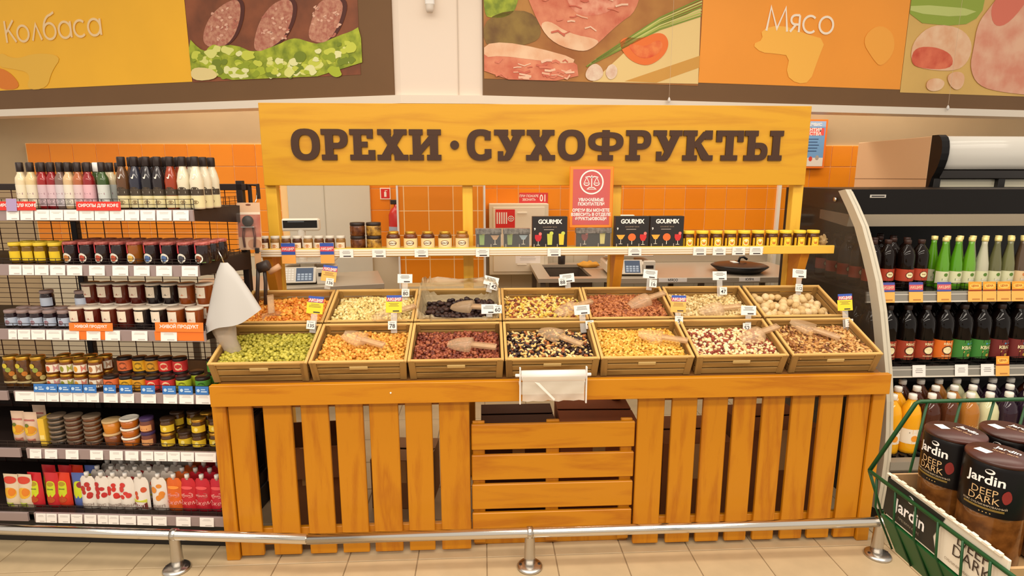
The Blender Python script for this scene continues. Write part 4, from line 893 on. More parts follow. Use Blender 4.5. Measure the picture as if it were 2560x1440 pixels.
MB().add(tube([(-.01, 0, .08), (.0, 0, .115), (.03, 0, .12), (.06, 0, .10)], .010, 8), BLACK, True).build('knob', None, t); MB().add(bbox(-.07, -.03, -.05, .03, .078, .084, .001), PAPER).build('note', None, t)
t = thing('paper_note', 'white paper note taped up behind the black pan', 'note', (2.02, 5.28, 1.05)); MB().add(bbox(-.05, .05, 0, .008, -.10, .10, .001), PAPER).build('sheet', None, t); MB().add(lathe([(.018, 0), (.018, .003)], 12), DARK).build('stamp', None, t, (.0, -.001, .04), (pi / 2, 0, 0))
# hydrant cabinet and signs on the back wall
t = thing('hydrant_cabinet', 'pale fire hydrant cabinet with a red hose sign on the back wall', 'cabinet', (.32, 5.29, .79))
CB = mat((222, 212, 188), .5)
MB().add(bbox(-.26, .26, -.16, 0, 0, .625, .004), CB).build('body', None, t); dd = MB().add(bbox(-.225, .225, -.008, 0, -.285, .285, .003), mat((230, 220, 198), .5)).build('door', None, t, (0, -.161, .313))
for z in (.235, -.22): MB().add(bbox(-.015, .07, -.006, 0, -.006, .006, .001), mat((240, 232, 214), .4)).build('slot_handle', None, dd, (0, -.008, z))
mb = MB().add(bbox(-.085, .085, -.002, 0, -.08, .08, .0005), RED)
for i in range(5): mb.add(flat(rect(-.075 + i * .02, -.064 + i * .02, -.045, .055), -.0024), PAPER)
mb.add(band(ell(.05, 0, .026, .026, 20), ell(.05, 0, .020, .020, 20), -.003, -.0024), PAPER); mb.add(flat(rect(.022, .078, -.003, .003), -.003), PAPER); mb.add(flat(rect(.047, .053, -.024, .024), -.003), PAPER)
mb.build('hose_sign', None, dd, (-.12, -.008, .185))
mb = MB().add(bbox(-.11, .11, -.001, 0, -.06, .06, .0003), PAPER); fake_lines(mb, 0, .04, .18, 6, .014, -.0014, INK, random.Random(1), .002); mb.build('paper_sheet', None, dd, (.08, -.008, -.15))
t = thing('fire_call_sign', 'red sign reading ПРИ ПОЖАРЕ ЗВОНИТЬ 01 over the cabinet', 'sign', (.462, 5.288, 1.456))
mb = MB().add(bbox(-.128, .128, -.004, 0, -.05, .05, .001), mat((206, 60, 62), .5)); mb.add(at(text_vf('ПРИ ПОЖАРЕ', .030, bold=.015, sx=.85), -.042, -.0046, .020), PAPER); mb.add(at(text_vf('ЗВОНИТЬ', .030, bold=.01, sx=.85), -.042, -.0046, -.012), PAPER); mb.add(at(text_vf('01', .085, bold=.02, sx=.75), .085, -.0046, 0), PAPER); mb.build('plate', None, t)
t = thing('extinguisher_sign', 'small red extinguisher pictogram on the back wall tiles', 'sign', (-.853, 5.288, 1.50))
mb = MB().add(bbox(-.046, .046, -.004, 0, -.05, .05, .001), PAPER); mb.add(flat(rect(-.038, .038, -.042, .042), -.0044), RED); mb.add(flat(rect(-.010, .010, -.028, .014), -.0048), PAPER); mb.add(flat(rect(-.004, .004, .014, .026), -.0048), PAPER); mb.add(flat(rect(-.004, .018, .024, .029), -.0048), PAPER); mb.build('plate', None, t)
t = thing('fire_extinguisher', 'red fire extinguisher half hidden by the tiled pillar', 'extinguisher', (-.745, 5.19, .98))
MB().add(lathe([(.065, 0), (.072, .01), (.072, .34), (.05, .39), (.022, .41), (.022, .43)], 18), mat((186, 36, 26), .3), True).build('cylinder', None, t); MB().add(cylpatch(.0728, -70, 70, .10, .24), mat((160, 170, 190), .5)).build('label', None, t)
MB().add(bbox(-.05, .05, -.02, .02, .43, .47, .004), DARK).build('valve', None, t); MB().add(tube([(.03, 0, .46), (.08, 0, .43), (.085, 0, .30), (.08, 0, .12)], .011, 8), BLACK, True).build('hose', None, t); MB().add(bbox(-.04, .04, .06, .095, .15, .35, .003), DARK).build('wall_hook', None, t)
t = thing('quality_poster', 'blue poster in an orange frame behind the end of the sign', 'poster', (2.94, 5.26, 1.935))
mb = MB().add(bbox(-.20, .155, 0, .012, -.215, .215, .003), mat((236, 120, 36), .45)); mb.build('frame', None, t)
mb = MB().add(flat(rect(-.185, .135, -.195, .198), -.001), mat((112, 160, 210), .5)); mb.add(flat(rect(-.185, .125, .075, .14), -.0016), mat((222, 84, 80), .5)); mb.add(flat(rect(-.185, .135, .15, .198), -.0016), mat((150, 180, 220), .5))
mb.add(at(text_vf('ГАРАНТИЯ', .040, 'RIGHT', bold=.03), .10, -.002, .122), PAPER); mb.add(at(text_vf('КАЧЕСТВА', .040, 'RIGHT', bold=.03), .10, -.002, .088), PAPER); mb.add(at(text_vf('СЕРВИС', .036, 'RIGHT', bold=.02), .10, -.002, .168), PAPER)
fake_lines(mb, .0, .04, .24, 5, .026, -.002, mat((40, 70, 120), .6), random.Random(4), .006); mb.add(flat(rect(-.185, .135, -.195, -.12), -.0016), mat((226, 220, 210), .5))
for i in range(4): mb.add(flat(ell(-.1 + i * .06, -.13 + .01 * (i % 2), .017, .022, 12), -.002), mat(((230, 170, 60), (90, 80, 90), (210, 70, 50), (170, 160, 150))[i], .5))
mb.build('printed_sheet', None, t)
# ------------------------------------------------------------------ jam rack beside the counter
RA = radians(5.4); RO = Vector((-1.15, 2.42, 0))
DU = Vector((cos(RA), -sin(RA), 0)); DV = Vector((sin(RA), cos(RA), 0))
def RK(u, v, z): return RO + DU * u + DV * v + Vector((0, 0, z))
SZ = [1.50, 1.275, 1.0, .725, .46, .15]; PXR = [495, 488, 505, 520, 535, 530]; MM = [1.60, 1.64, 1.68, 1.71, 1.75, 1.79]
def UU(px, s): return (px - PXR[s]) * MM[s] / 1000
rk = thing('shelf_rack', 'dark wire rack of six shelves full of jams and syrups', 'rack', tuple(RO), (0, 0, -RA))
RD = mat((44, 32, 28), .5); WIRE = mat((70, 26, 16), .5)
for u in (-.042, -.88):
    MB().add(bbox(u - .015, u + .015, .45, .48, 0, 1.63, .002), RD).build('upright', None, rk)
MB().add(bbox(-1.8, -.01, .45, .475, 1.585, 1.615, .002), RD).build('top_bar', None, rk)
MB().add(bbox(-1.8, -.005, .03, .45, 0, .11, .003), mat((30, 27, 26), .5)).build('plinth', None, rk)
g = MB()
for i in range(58): z = .16 + i * .0248; g.add(tube([(-1.8, .462, z), (-.03, .462, z)], .0016, 4), WIRE)
for i in range(20): x = -.03 - i * .088; g.add(tube([(x, .460, .15), (x, .460, 1.60)], .0022, 4), WIRE)
o = g.build('back_wire_grid', None, rk); o['kind'] = 'stuff'
MB().add(bbox(-1.8, -.06, .466, .474, .11, .74, .001), mat((48, 32, 24), .7)).build('back_panel', None, rk)  # added dark sheet, stands in for the shade deep behind the lower shelves
STRIP = mat((156, 138, 136), .25, spec=.6)
TAGS = [[(12, 45), (48, 82), (86, 124), (125, 160), (162, 200), (202, 240), (242, 279), (281, 318), (320, 357), (360, 398), (402, 440), (444, 484)],
        [(0, 33), (35, 65), (67, 103), (107, 146), (151, 190), (208, 248), (268, 308), (323, 363), (380, 420), (445, 486)],
        [(0, 22), (24, 57), (59, 95), (98, 138), (143, 183), (202, 238), (250, 288), (318, 358), (392, 433)],
        [(15, 65), (66, 96), (97, 128), (131, 164), (165, 198), (199, 232), (244, 280), (287, 322), (340, 378), (397, 432), (438, 474), (480, 518)],
        [(54, 84), (93, 125), (147, 180), (210, 243), (260, 294), (300, 334), (341, 372), (374, 406), (408, 440), (442, 475), (478, 531)],
        [(48, 74), (75, 102), (106, 136), (139, 168), (173, 204), (208, 234), (235, 262), (264, 306), (309, 345), (349, 384), (408, 445), (468, 504)]]
rr = random.Random(2)
def price_tag(parent, x, wd, z, y=-.012, m=PAPER, hh=.0205):
    def mk():
        mb = MB().add(bbox(-wd / 2, wd / 2, -.0012, 0, -hh, hh, .0004), m); q = random.Random(int(wd * 1e4)); fake_lines(mb, 0, hh - .009, wd * .8, 2, .005, -.0016, mat((196, 188, 182), .7), q, .0018); mb.add(flat(rect(-wd * .1, wd * .35, -hh + .004, -hh + .008), -.0016), mat((190, 182, 176), .7)); return mb.mesh('price_tag')
    return inst('price_tag', cached(('ptag', round(wd, 4), m.name, hh), mk), None, parent, (x, y, z), (radians(-8), 0, 0))
SHF = []
for s in range(6):
    z = SZ[s] + .018; dep = .45
    sh = MB().add(bbox(-1.8, -.022, .0, dep, z - .014, z, .002), RD).build('shelf', None, rk); SHF.append(sh)
    br = [(0, -.005), (0, -.045), (dep, -.085), (dep, .0)]
    for u in (-.020, -.872): MB().add(prism(br, -.004, .004), RD).build('shelf_bracket', None, sh, (u, .008, z), (0, 0, pi / 2))
    L0 = -1.8 if s < 3 else UU((0, 0, 0, 12, 46, 44)[s], s) - .004
    MB().add(bbox(L0, -.002, -.010, 0, z - .045, z + .001, .001), STRIP).build('price_strip', None, sh)
    if L0 > -1.5: MB().add(bbox(-1.8, L0 - .03, -.010, 0, z - .042, z - .001, .001), STRIP).build('price_strip', None, sh)
    for a, b in TAGS[s]: price_tag(sh, (UU(a, s) + UU(b, s)) / 2, round((b - a) * MM[s] / 1000, 3), z - .0215, -.0125)
    hi = (.042, .024, .022, .03, .028, .03)[s]
    gw = MB()
    for zz in (hi, hi * .5): gw.add(tube([(-1.75, .006, z + zz), (-.004, .006, z + zz)], .0016, 4), RD)
    for i in range(46): u = -.004 - i * .038; gw.add(tube([(u, .006, z - .002), (u, .006, z + hi)], .0012, 4), RD)
    o = gw.build('wire_guard', None, sh); o['kind'] = 'stuff'
    gv = MB()
    for zz in (hi, hi * .5): gv.add(tube([(-.024, .006, z + zz), (-.024, dep - .02, z + zz)], .0016, 4), RD)
    for i in range(9): gv.add(tube([(-.024, .02 + i * .05, z), (-.024, .02 + i * .05, z + hi)], .0012, 4), RD)
    o = gv.build('side_guard', None, sh); o['kind'] = 'stuff'
def shelf_sign(s, a, b, h, word, c, tc, zoff, bold=.03):
    u0, u1 = UU(a, s), UU(b, s); wd = u1 - u0; z = SZ[s] + .018
    mb = MB().add(bbox(-wd / 2, wd / 2, -.001, 0, 0, h, .0004), c); mb.add(at(text_vf(word, min(h * .46, wd / (len(word) * .62)), bold=bold), 0, -.0016, h * .55), tc)
    mb.build('topic_sign', None, SHF[s], ((u0 + u1) / 2, -.014, z + zoff), (radians(-6), 0, 0))
RS = mat((214, 52, 40), .5); OS = mat((244, 124, 44), .5)
shelf_sign(0, -8, 92, .036, 'СИРОПЫ ДЛЯ КОФЕ', RS, PAPER, -.003); shelf_sign(0, 197, 312, .036, 'СИРОПЫ ДЛЯ КОФЕ', RS, PAPER, -.003)
shelf_sign(2, 160, 272, .034, 'ЖИВОЙ ПРОДУКТ', OS, PAPER, -.002); shelf_sign(2, 380, 502, .040, 'ЖИВОЙ ПРОДУКТ', OS, PAPER, -.002)
for a, b in ((178, 250), (376, 500)): MB().add(box(UU(a, 2), UU(b, 2), -.0112, -.0102, SZ[2] - .022, SZ[2] + .016), OS).build('strip_insert', None, SHF[2])
BT = mat((58, 118, 190), .5)
for a, b in ((66, 96), (96, 127), (129, 160), (161, 192), (194, 228), (246, 278), (287, 320), (342, 378), (397, 431), (438, 474), (481, 514)):
    wd = (b - a) * .00171
    def mk():
        mb = MB().add(bbox(-wd / 2, wd / 2, -.001, 0, 0, .036, .0004), BT); mb.add(flat(ell(-wd * .28, .018, .007, .007, 12), -.0016), mat((190, 214, 236), .5)); mb.add(flat(rect(-wd * .08, wd * .25, .020, .025), -.0016), mat((170, 200, 232), .5)); mb.add(flat(rect(-wd * .08, wd * .38, .011, .016), -.0016), mat((190, 214, 236), .5)); return mb.mesh('blue_tag')
    inst('blue_tag', cached(('btag', round(wd, 4)), mk), None, SHF[3], ((UU(a, 3) + UU(b, 3)) / 2, -.014, SZ[3] + .0175), (radians(-6), 0, 0))
inst('promotion_tag', MB().add(bbox(-.022, .022, -.001, 0, 0, .05, .0004), mat((170, 150, 190), .5)).mesh('promotion_tag'), None, SHF[0], (UU(30, 0), -.017, SZ[0] + .012), (radians(-6), 0, 0))
def put(s, px, v, dz=0.0): return tuple(RK(UU(px, s), v, SZ[s] + .0185 + dz))
ROWW = ['front row', 'second row', 'third row']
# shelf 1: syrups
CAPD = mat((46, 34, 30), .35, .3)
sp = rz_([(.020, 0), (.0222, .004), (.0222, .112), (.0205, .126), (.012, .142), (.0105, .165)]); scp = rz_([(.0125, .150), (.013, .152), (.013, .186), (.011, .188), (0, .188)])
cols = [(222, 206, 170), (214, 190, 140), (150, 30, 28), (140, 26, 30), (120, 96, 86), (206, 176, 130), (170, 96, 56), (140, 30, 34), (60, 84, 40)]
lbc = [(230, 218, 190), (226, 216, 190), (206, 180, 186), (212, 184, 190), (206, 196, 200), (226, 218, 200), (216, 190, 190), (224, 176, 184), (206, 212, 206)]
for r in range(3):
    for i, px in enumerate((27, 55, 85, 110, 130, 154, 180, 206, 243)):
        c = cols[(i + (0 if r == 0 else r)) % 9] if r else cols[i]
        lm = mat(lbc[i], .6)
        vessel('syrup_bottle', 'small dark-capped syrup bottle, %s, %s from the end away from the counter' % (ROWW[r], ORD[i]), 'bottle', 'small syrup bottles on the top shelf', put(0, px + (2 if i in (4,) else 0), .055 + r * .048), sp, mat(c, .10, spec=.8), mat((236, 232, 226), .4) if (i == 7 and r == 1) else CAPD, scp, ((.0226, -95, 95, .012, .098), lm),
               [(cylshape(.0229, ell(0, .030, .012, .010, 12)), mat(tuple(int(q * .75) for q in lbc[i]), .6)), (cylshape(.0229, rect(-.012, .012, .058, .066)), mat((160, 120, 130), .6))], labkey='ssy%d' % i)
lp = rz_([(.023, 0), (.0255, .005), (.0255, .095), (.0265, .112), (.020, .145), (.0135, .165), (.0125, .185)]); lcp = rz_([(.0150, .172), (.0155, .174), (.0155, .206), (.0135, .210), (0, .210)])
lco = [(96, 62, 34), (44, 44, 58), (34, 30, 34), (38, 30, 32), (150, 52, 16), (222, 212, 184), (226, 216, 190)]
for r in range(3):
    for i, px in enumerate((293, 327, 358, 387, 420, 452, 485)):
        lm = mat((226, 214, 164), .6)
        vessel('syrup_bottle', 'tall black-capped syrup bottle, %s, %s from the small bottles' % (ROWW[r], ORD[i]), 'bottle', 'tall syrup bottles on the top shelf', put(0, px, .062 + r * .060), lp, mat(lco[i], .12, spec=.8), CAPD, lcp, ((.0259, -85, 85, .006, .054), lm),
               [(cylpatch(.0262, -85, 85, .056, .080), mat((70, 58, 44), .5)), (cylshape(.0262, rect(-.014, .014, .064, .072)), mat((214, 206, 190), .5)), (cylshape(.0262, ell(0, .082, .016, .007, 12)), mat((70, 58, 44), .5)), (cylshape(.0262, ell(0, .028, .012, .008, 12)), mat((150, 130, 90), .6)), (cylshape(.0264, [(-.006, .128), (-.003, .122), (.003, .122), (.007, .138), (.004, .138), (.002, .126), (-.003, .127)]), mat((236, 232, 224), .4))], labkey='lsy')
# shelf 2: honey and jam jars
jp = jarprof(.031, .086, .92)
for r in range(2):
    for i, px in enumerate((-8, 25, 58, 97)):
        vessel('honey_jar', 'yellow honey jar, second shelf, %s, %s from the end away from the counter' % (ROWW[r], ORD[i]), 'jar', 'yellow honey jars on the second shelf', put(1, px, .05 + r * .06), jarprof(.025, .076, .95), mat((122, 88, 16), .12, spec=.7), YLID, lidp(.0255, .072, .086), ((.0255, -60, 60, .012, .05), mat((240, 204, 40), .5)))
for r in range(3):
    for i, px in enumerate((135, 176, 218, 258, 302, 346, 389, 433, 478)):
        amber = i == 4; fc = ((206, 130, 60), (200, 80, 60), (196, 84, 60), (200, 90, 60), (236, 190, 90), (90, 120, 170), (90, 120, 170), (80, 80, 90), (150, 80, 50))[i]
        pr = [(cylshape(.0318, ell(-.0, .024, .020, .020, 20)), mat((236, 230, 214), .6)), (cylshape(.0321, ell(.0, .023, .013, .013, 16)), mat(fc, .6)), (cylshape(.0321, rect(.0, .030, .006, .009)), mat((110, 150, 80), .6)), (cylshape(.0318, [(-.018, .044), (-.006, .044), (-.008, .080), (-.017, .080)]), mat((214, 70, 78), .6))]
        vessel('jam_jar', 'dark jam jar with a red seal strip, %s, %s from the honey jars' % (ROWW[r], ORD[i]), 'jar', 'jam jars with red strips on the second shelf', put(1, px, .058 + r * .066), jp, mat((150, 84, 20), .1, spec=.7) if amber else mat((34, 16, 18), .10, spec=.8), mat((150, 62, 58), .4, c2=(206, 120, 110), scale=80), lidp(.030, .078, .090), ((.0315, -20, 20, .002, .004), mat((34, 16, 18), .3)), pr, labkey='jam%d' % i, rz=-.25)
# shelf 3: tubs, two high, and small dark jars
tp_ = rz_([(.030, 0), (.031, .003), (.034, .080), (.034, .084)]); tl_ = rz_([(.0345, .080), (.0355, .082), (.0355, .088), (.032, .0895), (0, .0895)])
tc = [(96, 30, 18), (92, 28, 18), (96, 32, 18), (86, 26, 18), (30, 22, 24), (32, 22, 22), (140, 66, 22), (140, 66, 22)]
fcs = [(176, 60, 40), (170, 56, 36), (150, 50, 40), (150, 50, 40), (50, 56, 50), (40, 40, 40), (214, 110, 40), (206, 110, 40)]
def tub(px, v, dz, i, lb, grp, s=2):
    pr = [(cylshape(.0342, ell(0, .046, .014, .009, 14)), mat(fcs[i], .6)), (cylshape(.0344, rect(-.012, .012, .062, .066)), mat((200, 180, 160), .6))]
    vessel('jam_tub', lb, 'tub', grp, put(s, px, v, dz), tp_, mat(tc[i], .12, spec=.7), mat((226, 214, 196), .35) if (i + int(dz * 100)) % 3 else mat((206, 186, 166), .3), tl_, ((.0340, -36, 36, .028, .074, .0345), mat((236, 222, 200), .55)), pr, labkey='tub%d' % i, rz=-.2)
for i, px in enumerate((158, 199, 242, 283, 327, 370, 413, 461)): tub(px, .052, 0, i, 'jam tub in the lower front tier of the third shelf, %s from the small jars' % ORD[i], 'jam tubs on the third shelf')
for i, px in enumerate((158, 199, 242, 283, 327, 370, 413, 461)): tub(px + 4, .128, 0, i, 'jam tub carrying the rear stack of the third shelf, %s from the small jars' % ORD[i], 'jam tubs on the third shelf')
for i, px in enumerate((160, 200, 243, 284, 329, 371, 415, 462)): tub(px + 4, .126, .0905, i, 'jam tub stacked on top in the rear tier, %s from the small jars' % ORD[i], 'jam tubs on the third shelf')
sj = jarprof(.026, .066, .9)
for r in range(2):
    for i, px in enumerate((-16, 17, 50, 86, 124)):
        vessel('berry_jar', 'small dark berry jar, third shelf, %s, %s from end away from counter' % (ROWW[r], ORD[i]), 'jar', 'small dark jars on the third shelf', put(2, px, .045 + r * .062), sj, mat((40, 24, 30), .12, spec=.7), mat((150, 128, 124), .35), lidp(.0255, .060, .073), ((.0265, -75, 75, .006, .042), mat((186, 196, 214), .6)), [(cylshape(.0268, ell(-.004, .022, .010, .010, 12)), mat((150, 110, 120), .6)), (cylshape(.0268, rect(-.014, .0, .036, .040)), mat((60, 50, 60), .6))], labkey='bj')
for i, px in enumerate((52, 145)):
    vessel('berry_jar', 'small dark berry jar stacked on another, %s of the two' % ('outer', 'inner')[i], 'jar', 'small dark jars on the third shelf', put(2, px, .107, .0735), sj, mat((40, 24, 30), .12, spec=.7), mat((150, 128, 124), .35), lidp(.0255, .060, .073), ((.0265, -75, 75, .006, .042), mat((186, 196, 214), .6)))
# shelf 4: pickles, gold-lidded jars, pate jars
for i, px in enumerate((-22, 12, 50)):
    pr = [(cylshape(.0352, ell(-.006 + .012 * q, .10 - .018 * q, .011, .011, 12)), mat(((210, 190, 60), (150, 160, 70), (196, 120, 40), (200, 180, 110))[q], .6)) for q in range(4)]
    vessel('pickle_jar', 'tall brown pickle jar on the fourth shelf, %s from the end away from counter' % ORD[i], 'jar', 'pickle jars on the fourth shelf', put(3, px, .06), rz_([(.030, 0), (.034, .005), (.034, .10), (.027, .118), (.026, .128)]), mat((110, 66, 24), .12, c2=(70, 44, 16), scale=30, spec=.7), GOLD, lidp(.028, .122, .138), ((.0345, -70, 70, .02, .03), mat((200, 180, 130), .6)), pr, labkey='pk')
gl = rz_([(.024, 0), (.0275, .004), (.0275, .046), (.025, .052), (.025, .056)])
for r in range(2):
    for q in range(2):
        for i, px in enumerate((94, 130, 166, 205)):
            vessel('sauce_jar', 'gold-lidded sauce jar, %s tier, %s, %s from the pickles' % (('lower', 'upper')[q], ROWW[r], ORD[i]), 'jar', 'gold-lidded jars on the fourth shelf', put(3, px + (3 if q else 0), .045 + r * .06, q * .0665), gl, mat((120, 62, 18), .12, spec=.7), GOLD, lidp(.0265, .054, .066), ((.0280, -80, 80, .010, .044), mat((240, 230, 208), .6)),
                   [(cylshape(.0283, ell(-.008, .026, .010, .013, 12)), mat(((206, 100, 60), (150, 150, 50), (226, 160, 50), (190, 130, 80))[i], .6)), (cylshape(.0283, rect(.014, .034, .010, .044)), mat(((210, 150, 150), (170, 170, 70), (216, 130, 110), (180, 140, 110))[i], .6))], labkey='gl%d' % i)
pc = [(236, 120, 70), (236, 178, 40), (226, 160, 44), (220, 56, 50), (212, 56, 56), (196, 206, 50), (90, 160, 60)]
for q in range(2):
    for i, px in enumerate((244, 285, 318, 353, 391, 432, 482)):
        if q == 1 and i == 5: continue
        vessel('pate_jar', 'bright pate jar with a round letter, %s tier, %s from the sauce jars' % (('lower front', 'upper rear')[q], ORD[i]), 'jar', 'bright pate jars on the fourth shelf', put(3, px + (10 if q else 0), .045 if q == 0 else .115, q * .062), rz_([(.028, 0), (.030, .003), (.030, .046), (.027, .050)]), mat(pc[i], .4), mat((40, 30, 28), .35), lidp(.0295, .048, .061), ((.0304, -80, 80, .002, .046), mat(pc[i], .45)),
               [(band(ell(0, .026, .016, .018, 18), ell(0, .026, .010, .011, 18), 0, .0002), mat((246, 214, 170) if i in (3, 4) else tuple(int(w_ * .62) for w_ in pc[i]), .5))] and [(cylshape(.0307, ell(.004, .025, .016, .017, 18)), mat((246, 206, 160) if i in (3, 4) else tuple(int(w_ * .62) for w_ in pc[i]), .5)), (cylshape(.0310, ell(.004, .025, .0085, .010, 14)), mat(pc[i], .5)), (cylshape(.0311, [(.010, .018), (.014, .021), (.022, .010), (.016, .008)]), mat((246, 206, 160) if i in (3, 4) else tuple(int(w_ * .62) for w_ in pc[i]), .5))], labkey='pt%d' % i)
    if q == 0:
        for i, px in enumerate((254, 295, 328, 363, 401, 442, 492)):
            vessel('pate_jar', 'bright pate jar under the upper rear tier, %s from the sauce jars' % ORD[i], 'jar', 'bright pate jars on the fourth shelf', put(3, px, .115), rz_([(.028, 0), (.030, .003), (.030, .046), (.027, .050)]), mat(pc[i], .4), mat((40, 30, 28), .35), lidp(.0295, .048, .061))
# shelf 5
def mapfan(poly, fn):
    n = len(poly); cx = sum(p[0] for p in poly) / n; cz = sum(p[1] for p in poly) / n; a = sum(poly[i][0] * poly[(i + 1) % n][1] - poly[(i + 1) % n][0] * poly[i][1] for i in range(n))
    if a < 0: poly = poly[::-1]
    mid = [((p[0] + cx) / 2, (p[1] + cz) / 2) for p in poly]
    vs = [fn(cx, cz)] + [fn(*p) for p in mid] + [fn(*p) for p in poly]
    return vs, [(0, 1 + i, 1 + (i + 1) % n) for i in range(n)] + [(1 + i, 1 + n + i, 1 + n + (i + 1) % n, 1 + (i + 1) % n) for i in range(n)]
def pouch_fn(w_, h, t):
    def f(x, z, e=.0008):
        zz = max(0, min(1, z / h)); tk = t * (1 - zz ** 2.2) * (.25 + .75 * min(1, zz * 5 + .35)); q = max(0, 1 - (2 * x / w_) ** 2)
        return (x, -tk * q ** .7 - e, z)
    return f
def pouch(label, loc, rz, w_, h, t, m, prints=(), cap=None, key=None, grp='stand-up pouches', cat='pouch'):
    f = pouch_fn(w_, h, t)
    def mk():
        nx, nz = 10, 10; vs = []; fs = []
        for sgn in (1, -1):
            for j in range(nz + 1):
                for i in range(nx + 1):
                    z = h * j / nz; x = -w_ / 2 + w_ * i / nx; taper = 1 - (.35 * max(0, (z / h - .82) / .18) ** 2 if cap else 0)
                    p = f(x, z, 0); vs.append((p[0] * taper, p[1] * sgn, p[2]))
        K = (nx + 1) * (nz + 1)
        for sgn in (0, 1):
            for j in range(nz):
                for i in range(nx):
                    a = sgn * K + j * (nx + 1) + i; q = (a, a + 1, a + nx + 2, a + nx + 1); fs.append(q if sgn == 0 else q[::-1])
        for i in range(nx): fs.append((i + 1, i, K + i, K + i + 1))
        return MB().add((vs, fs), 0, True).mesh('pouch')
    o = inst('food_pouch', cached(('pouch', w_, h, t, bool(cap)), mk), m, None, loc, (0, 0, rz)); tag(o, label, cat, grp)
    if cap: inst('spout_cap', cached('spout', lambda: MB().add(lathe([(.006, -.004), (.006, .004), (.010, .005), (.010, .021), (.008, .022), (0, .022)], 10), 0, True).mesh('spout_cap')), cap, o, (0, 0, h - .002))
    if prints:
        def mp():
            mb = MB()
            for k, (poly, mm) in enumerate(prints):
                if isinstance(poly, tuple): mb.add(([f(p[0], p[2], .0016 + .0003 * k) for p in poly[0]], poly[1]), mm)
                else: mb.add(mapfan(poly, lambda x, z: f(x, z, .0010 + .0004 * k)), mm)
            return mb.mesh('printed_front')
        inst('printed_front', cached(('pp', key), mp), None, o)
    return o
for i, (px, v) in enumerate(((-2, .06), (36, .05), (20, .13))):
    pouch('pouch with a yellow fruit picture on the fifth shelf, ' + ('outermost', 'beside the yellow box', 'behind the others')[i], put(4, px, v), -.1, .062, .145, .020, mat((226, 196, 170), .35), [(smooth(rect(-.028, .028, .040, .085)), mat((234, 178, 50), .5)), (ell(.008, .066, .017, .017), mat((222, 146, 40), .5)), (ell(-.014, .062, .012, .013), mat((240, 196, 50), .5)), (ell(-.010, .086, .010, .008), mat((110, 120, 40), .5)), (rect(-.012, .022, .008, .026), mat((176, 110, 90), .5)), (rect(-.024, .024, .105, .113), mat((190, 110, 100), .5))], None, 'fr', 'fruit pouches on the fifth shelf')
o = MB().add(bbox(-.014, .014, -.035, .035, 0, .125, .002), mat((238, 196, 64), .5)); o.add(flat(rect(-.010, .010, .03, .05), -.0355), mat((250, 226, 140), .5)); tag(o.build('yellow_box', None, None, put(4, 76, .055), (0, 0, -RA)), 'narrow yellow box beside the stacked round tins', 'box')
for i, px in enumerate((104, 148, 195)):
    for k in range(6):
        vessel('round_tub', 'flat round tub, %s stack, %s from the bottom' % (('outer', 'middle', 'inner')[i], ORD[k]), 'tub', 'stacks of flat round tubs on the fifth shelf', put(4, px, .055, k * .0225), rz_([(.030, 0), (.032, .002), (.033, .014)]), mat(((52, 44, 36), (96, 52, 30), (110, 62, 30))[i], .2, spec=.7), mat((132, 112, 92), .35, .2), rz_([(.0345, .013), (.0355, .014), (.0355, .0215), (.033, .022), (0, .022)]))
for k in range(2): vessel('honey_tub', 'orange honey tub with a clear lid, %s of the stack' % ('bottom', 'top')[k], 'tub', 'honey tubs on the fifth shelf', put(4, 246, .055, k * .0585), rz_([(.030, 0), (.031, .002), (.036, .050)]), mat((206, 130, 36) if k else (126, 66, 26), .2, spec=.6), mat((206, 172, 120), .3), rz_([(.037, .049), (.038, .050), (.038, .057), (.035, .058), (0, .058)]))
for k in range(3): vessel('honey_tub', 'amber honey tub with a white rim, %s of its stack' % ('bottom', 'middle', 'top')[k], 'tub', 'honey tubs on the fifth shelf', put(4, 293, .055, k * .0425), rz_([(.031, 0), (.032, .002), (.036, .034)]), mat((186, 100, 22), .15, spec=.7), mat((242, 234, 218), .35), rz_([(.0365, .033), (.0385, .034), (.0385, .041), (.036, .042), (.033, .042), (.033, .038), (0, .038)]))
for k in range(2): vessel('purple_jar', 'purple-lidded jar beside the honey tubs, %s of the pair' % ('bottom', 'top')[k], 'jar', 'purple-lidded jars on the fifth shelf', put(4, 338, .055, k * .0655), jarprof(.028, .056, .95), mat((120, 70, 60), .3), mat((70, 50, 90), .4), lidp(.028, .052, .065), ((.0285, -60, 60, .008, .034), mat((226, 160, 100), .6)), [(cylshape(.0288, rect(-.012, .012, .014, .02)), mat((150, 80, 60), .6))], labkey='pur')
for r in range(2):
    for q in range(2):
        for i, px in enumerate((392, 432, 472, 512)):
            if r == 0 and q == 1 and i in (1,): continue
            vessel('mustard_jar', 'yellow-label mustard jar, %s tier, %s, %s from the purple jars' % (('lower', 'upper')[q], ROWW[r], ORD[i]), 'jar', 'mustard jars on the fifth shelf', put(4, px + 2 * q, .05 + r * .07 + (.012 if i % 2 else 0), q * .0665), jarprof(.030, .058, .92), mat((84, 52, 18), .12, spec=.7), mat((60, 40, 26), .35) if (i + q) % 3 else GOLD, lidp(.029, .054, .066), ((.0305, -75, 75, .008, .038), mat((226, 190, 44), .55)), [(cylshape(.0308, ell(0, .023, .008, .009, 10)), mat((246, 226, 130), .6))], labkey='mus')
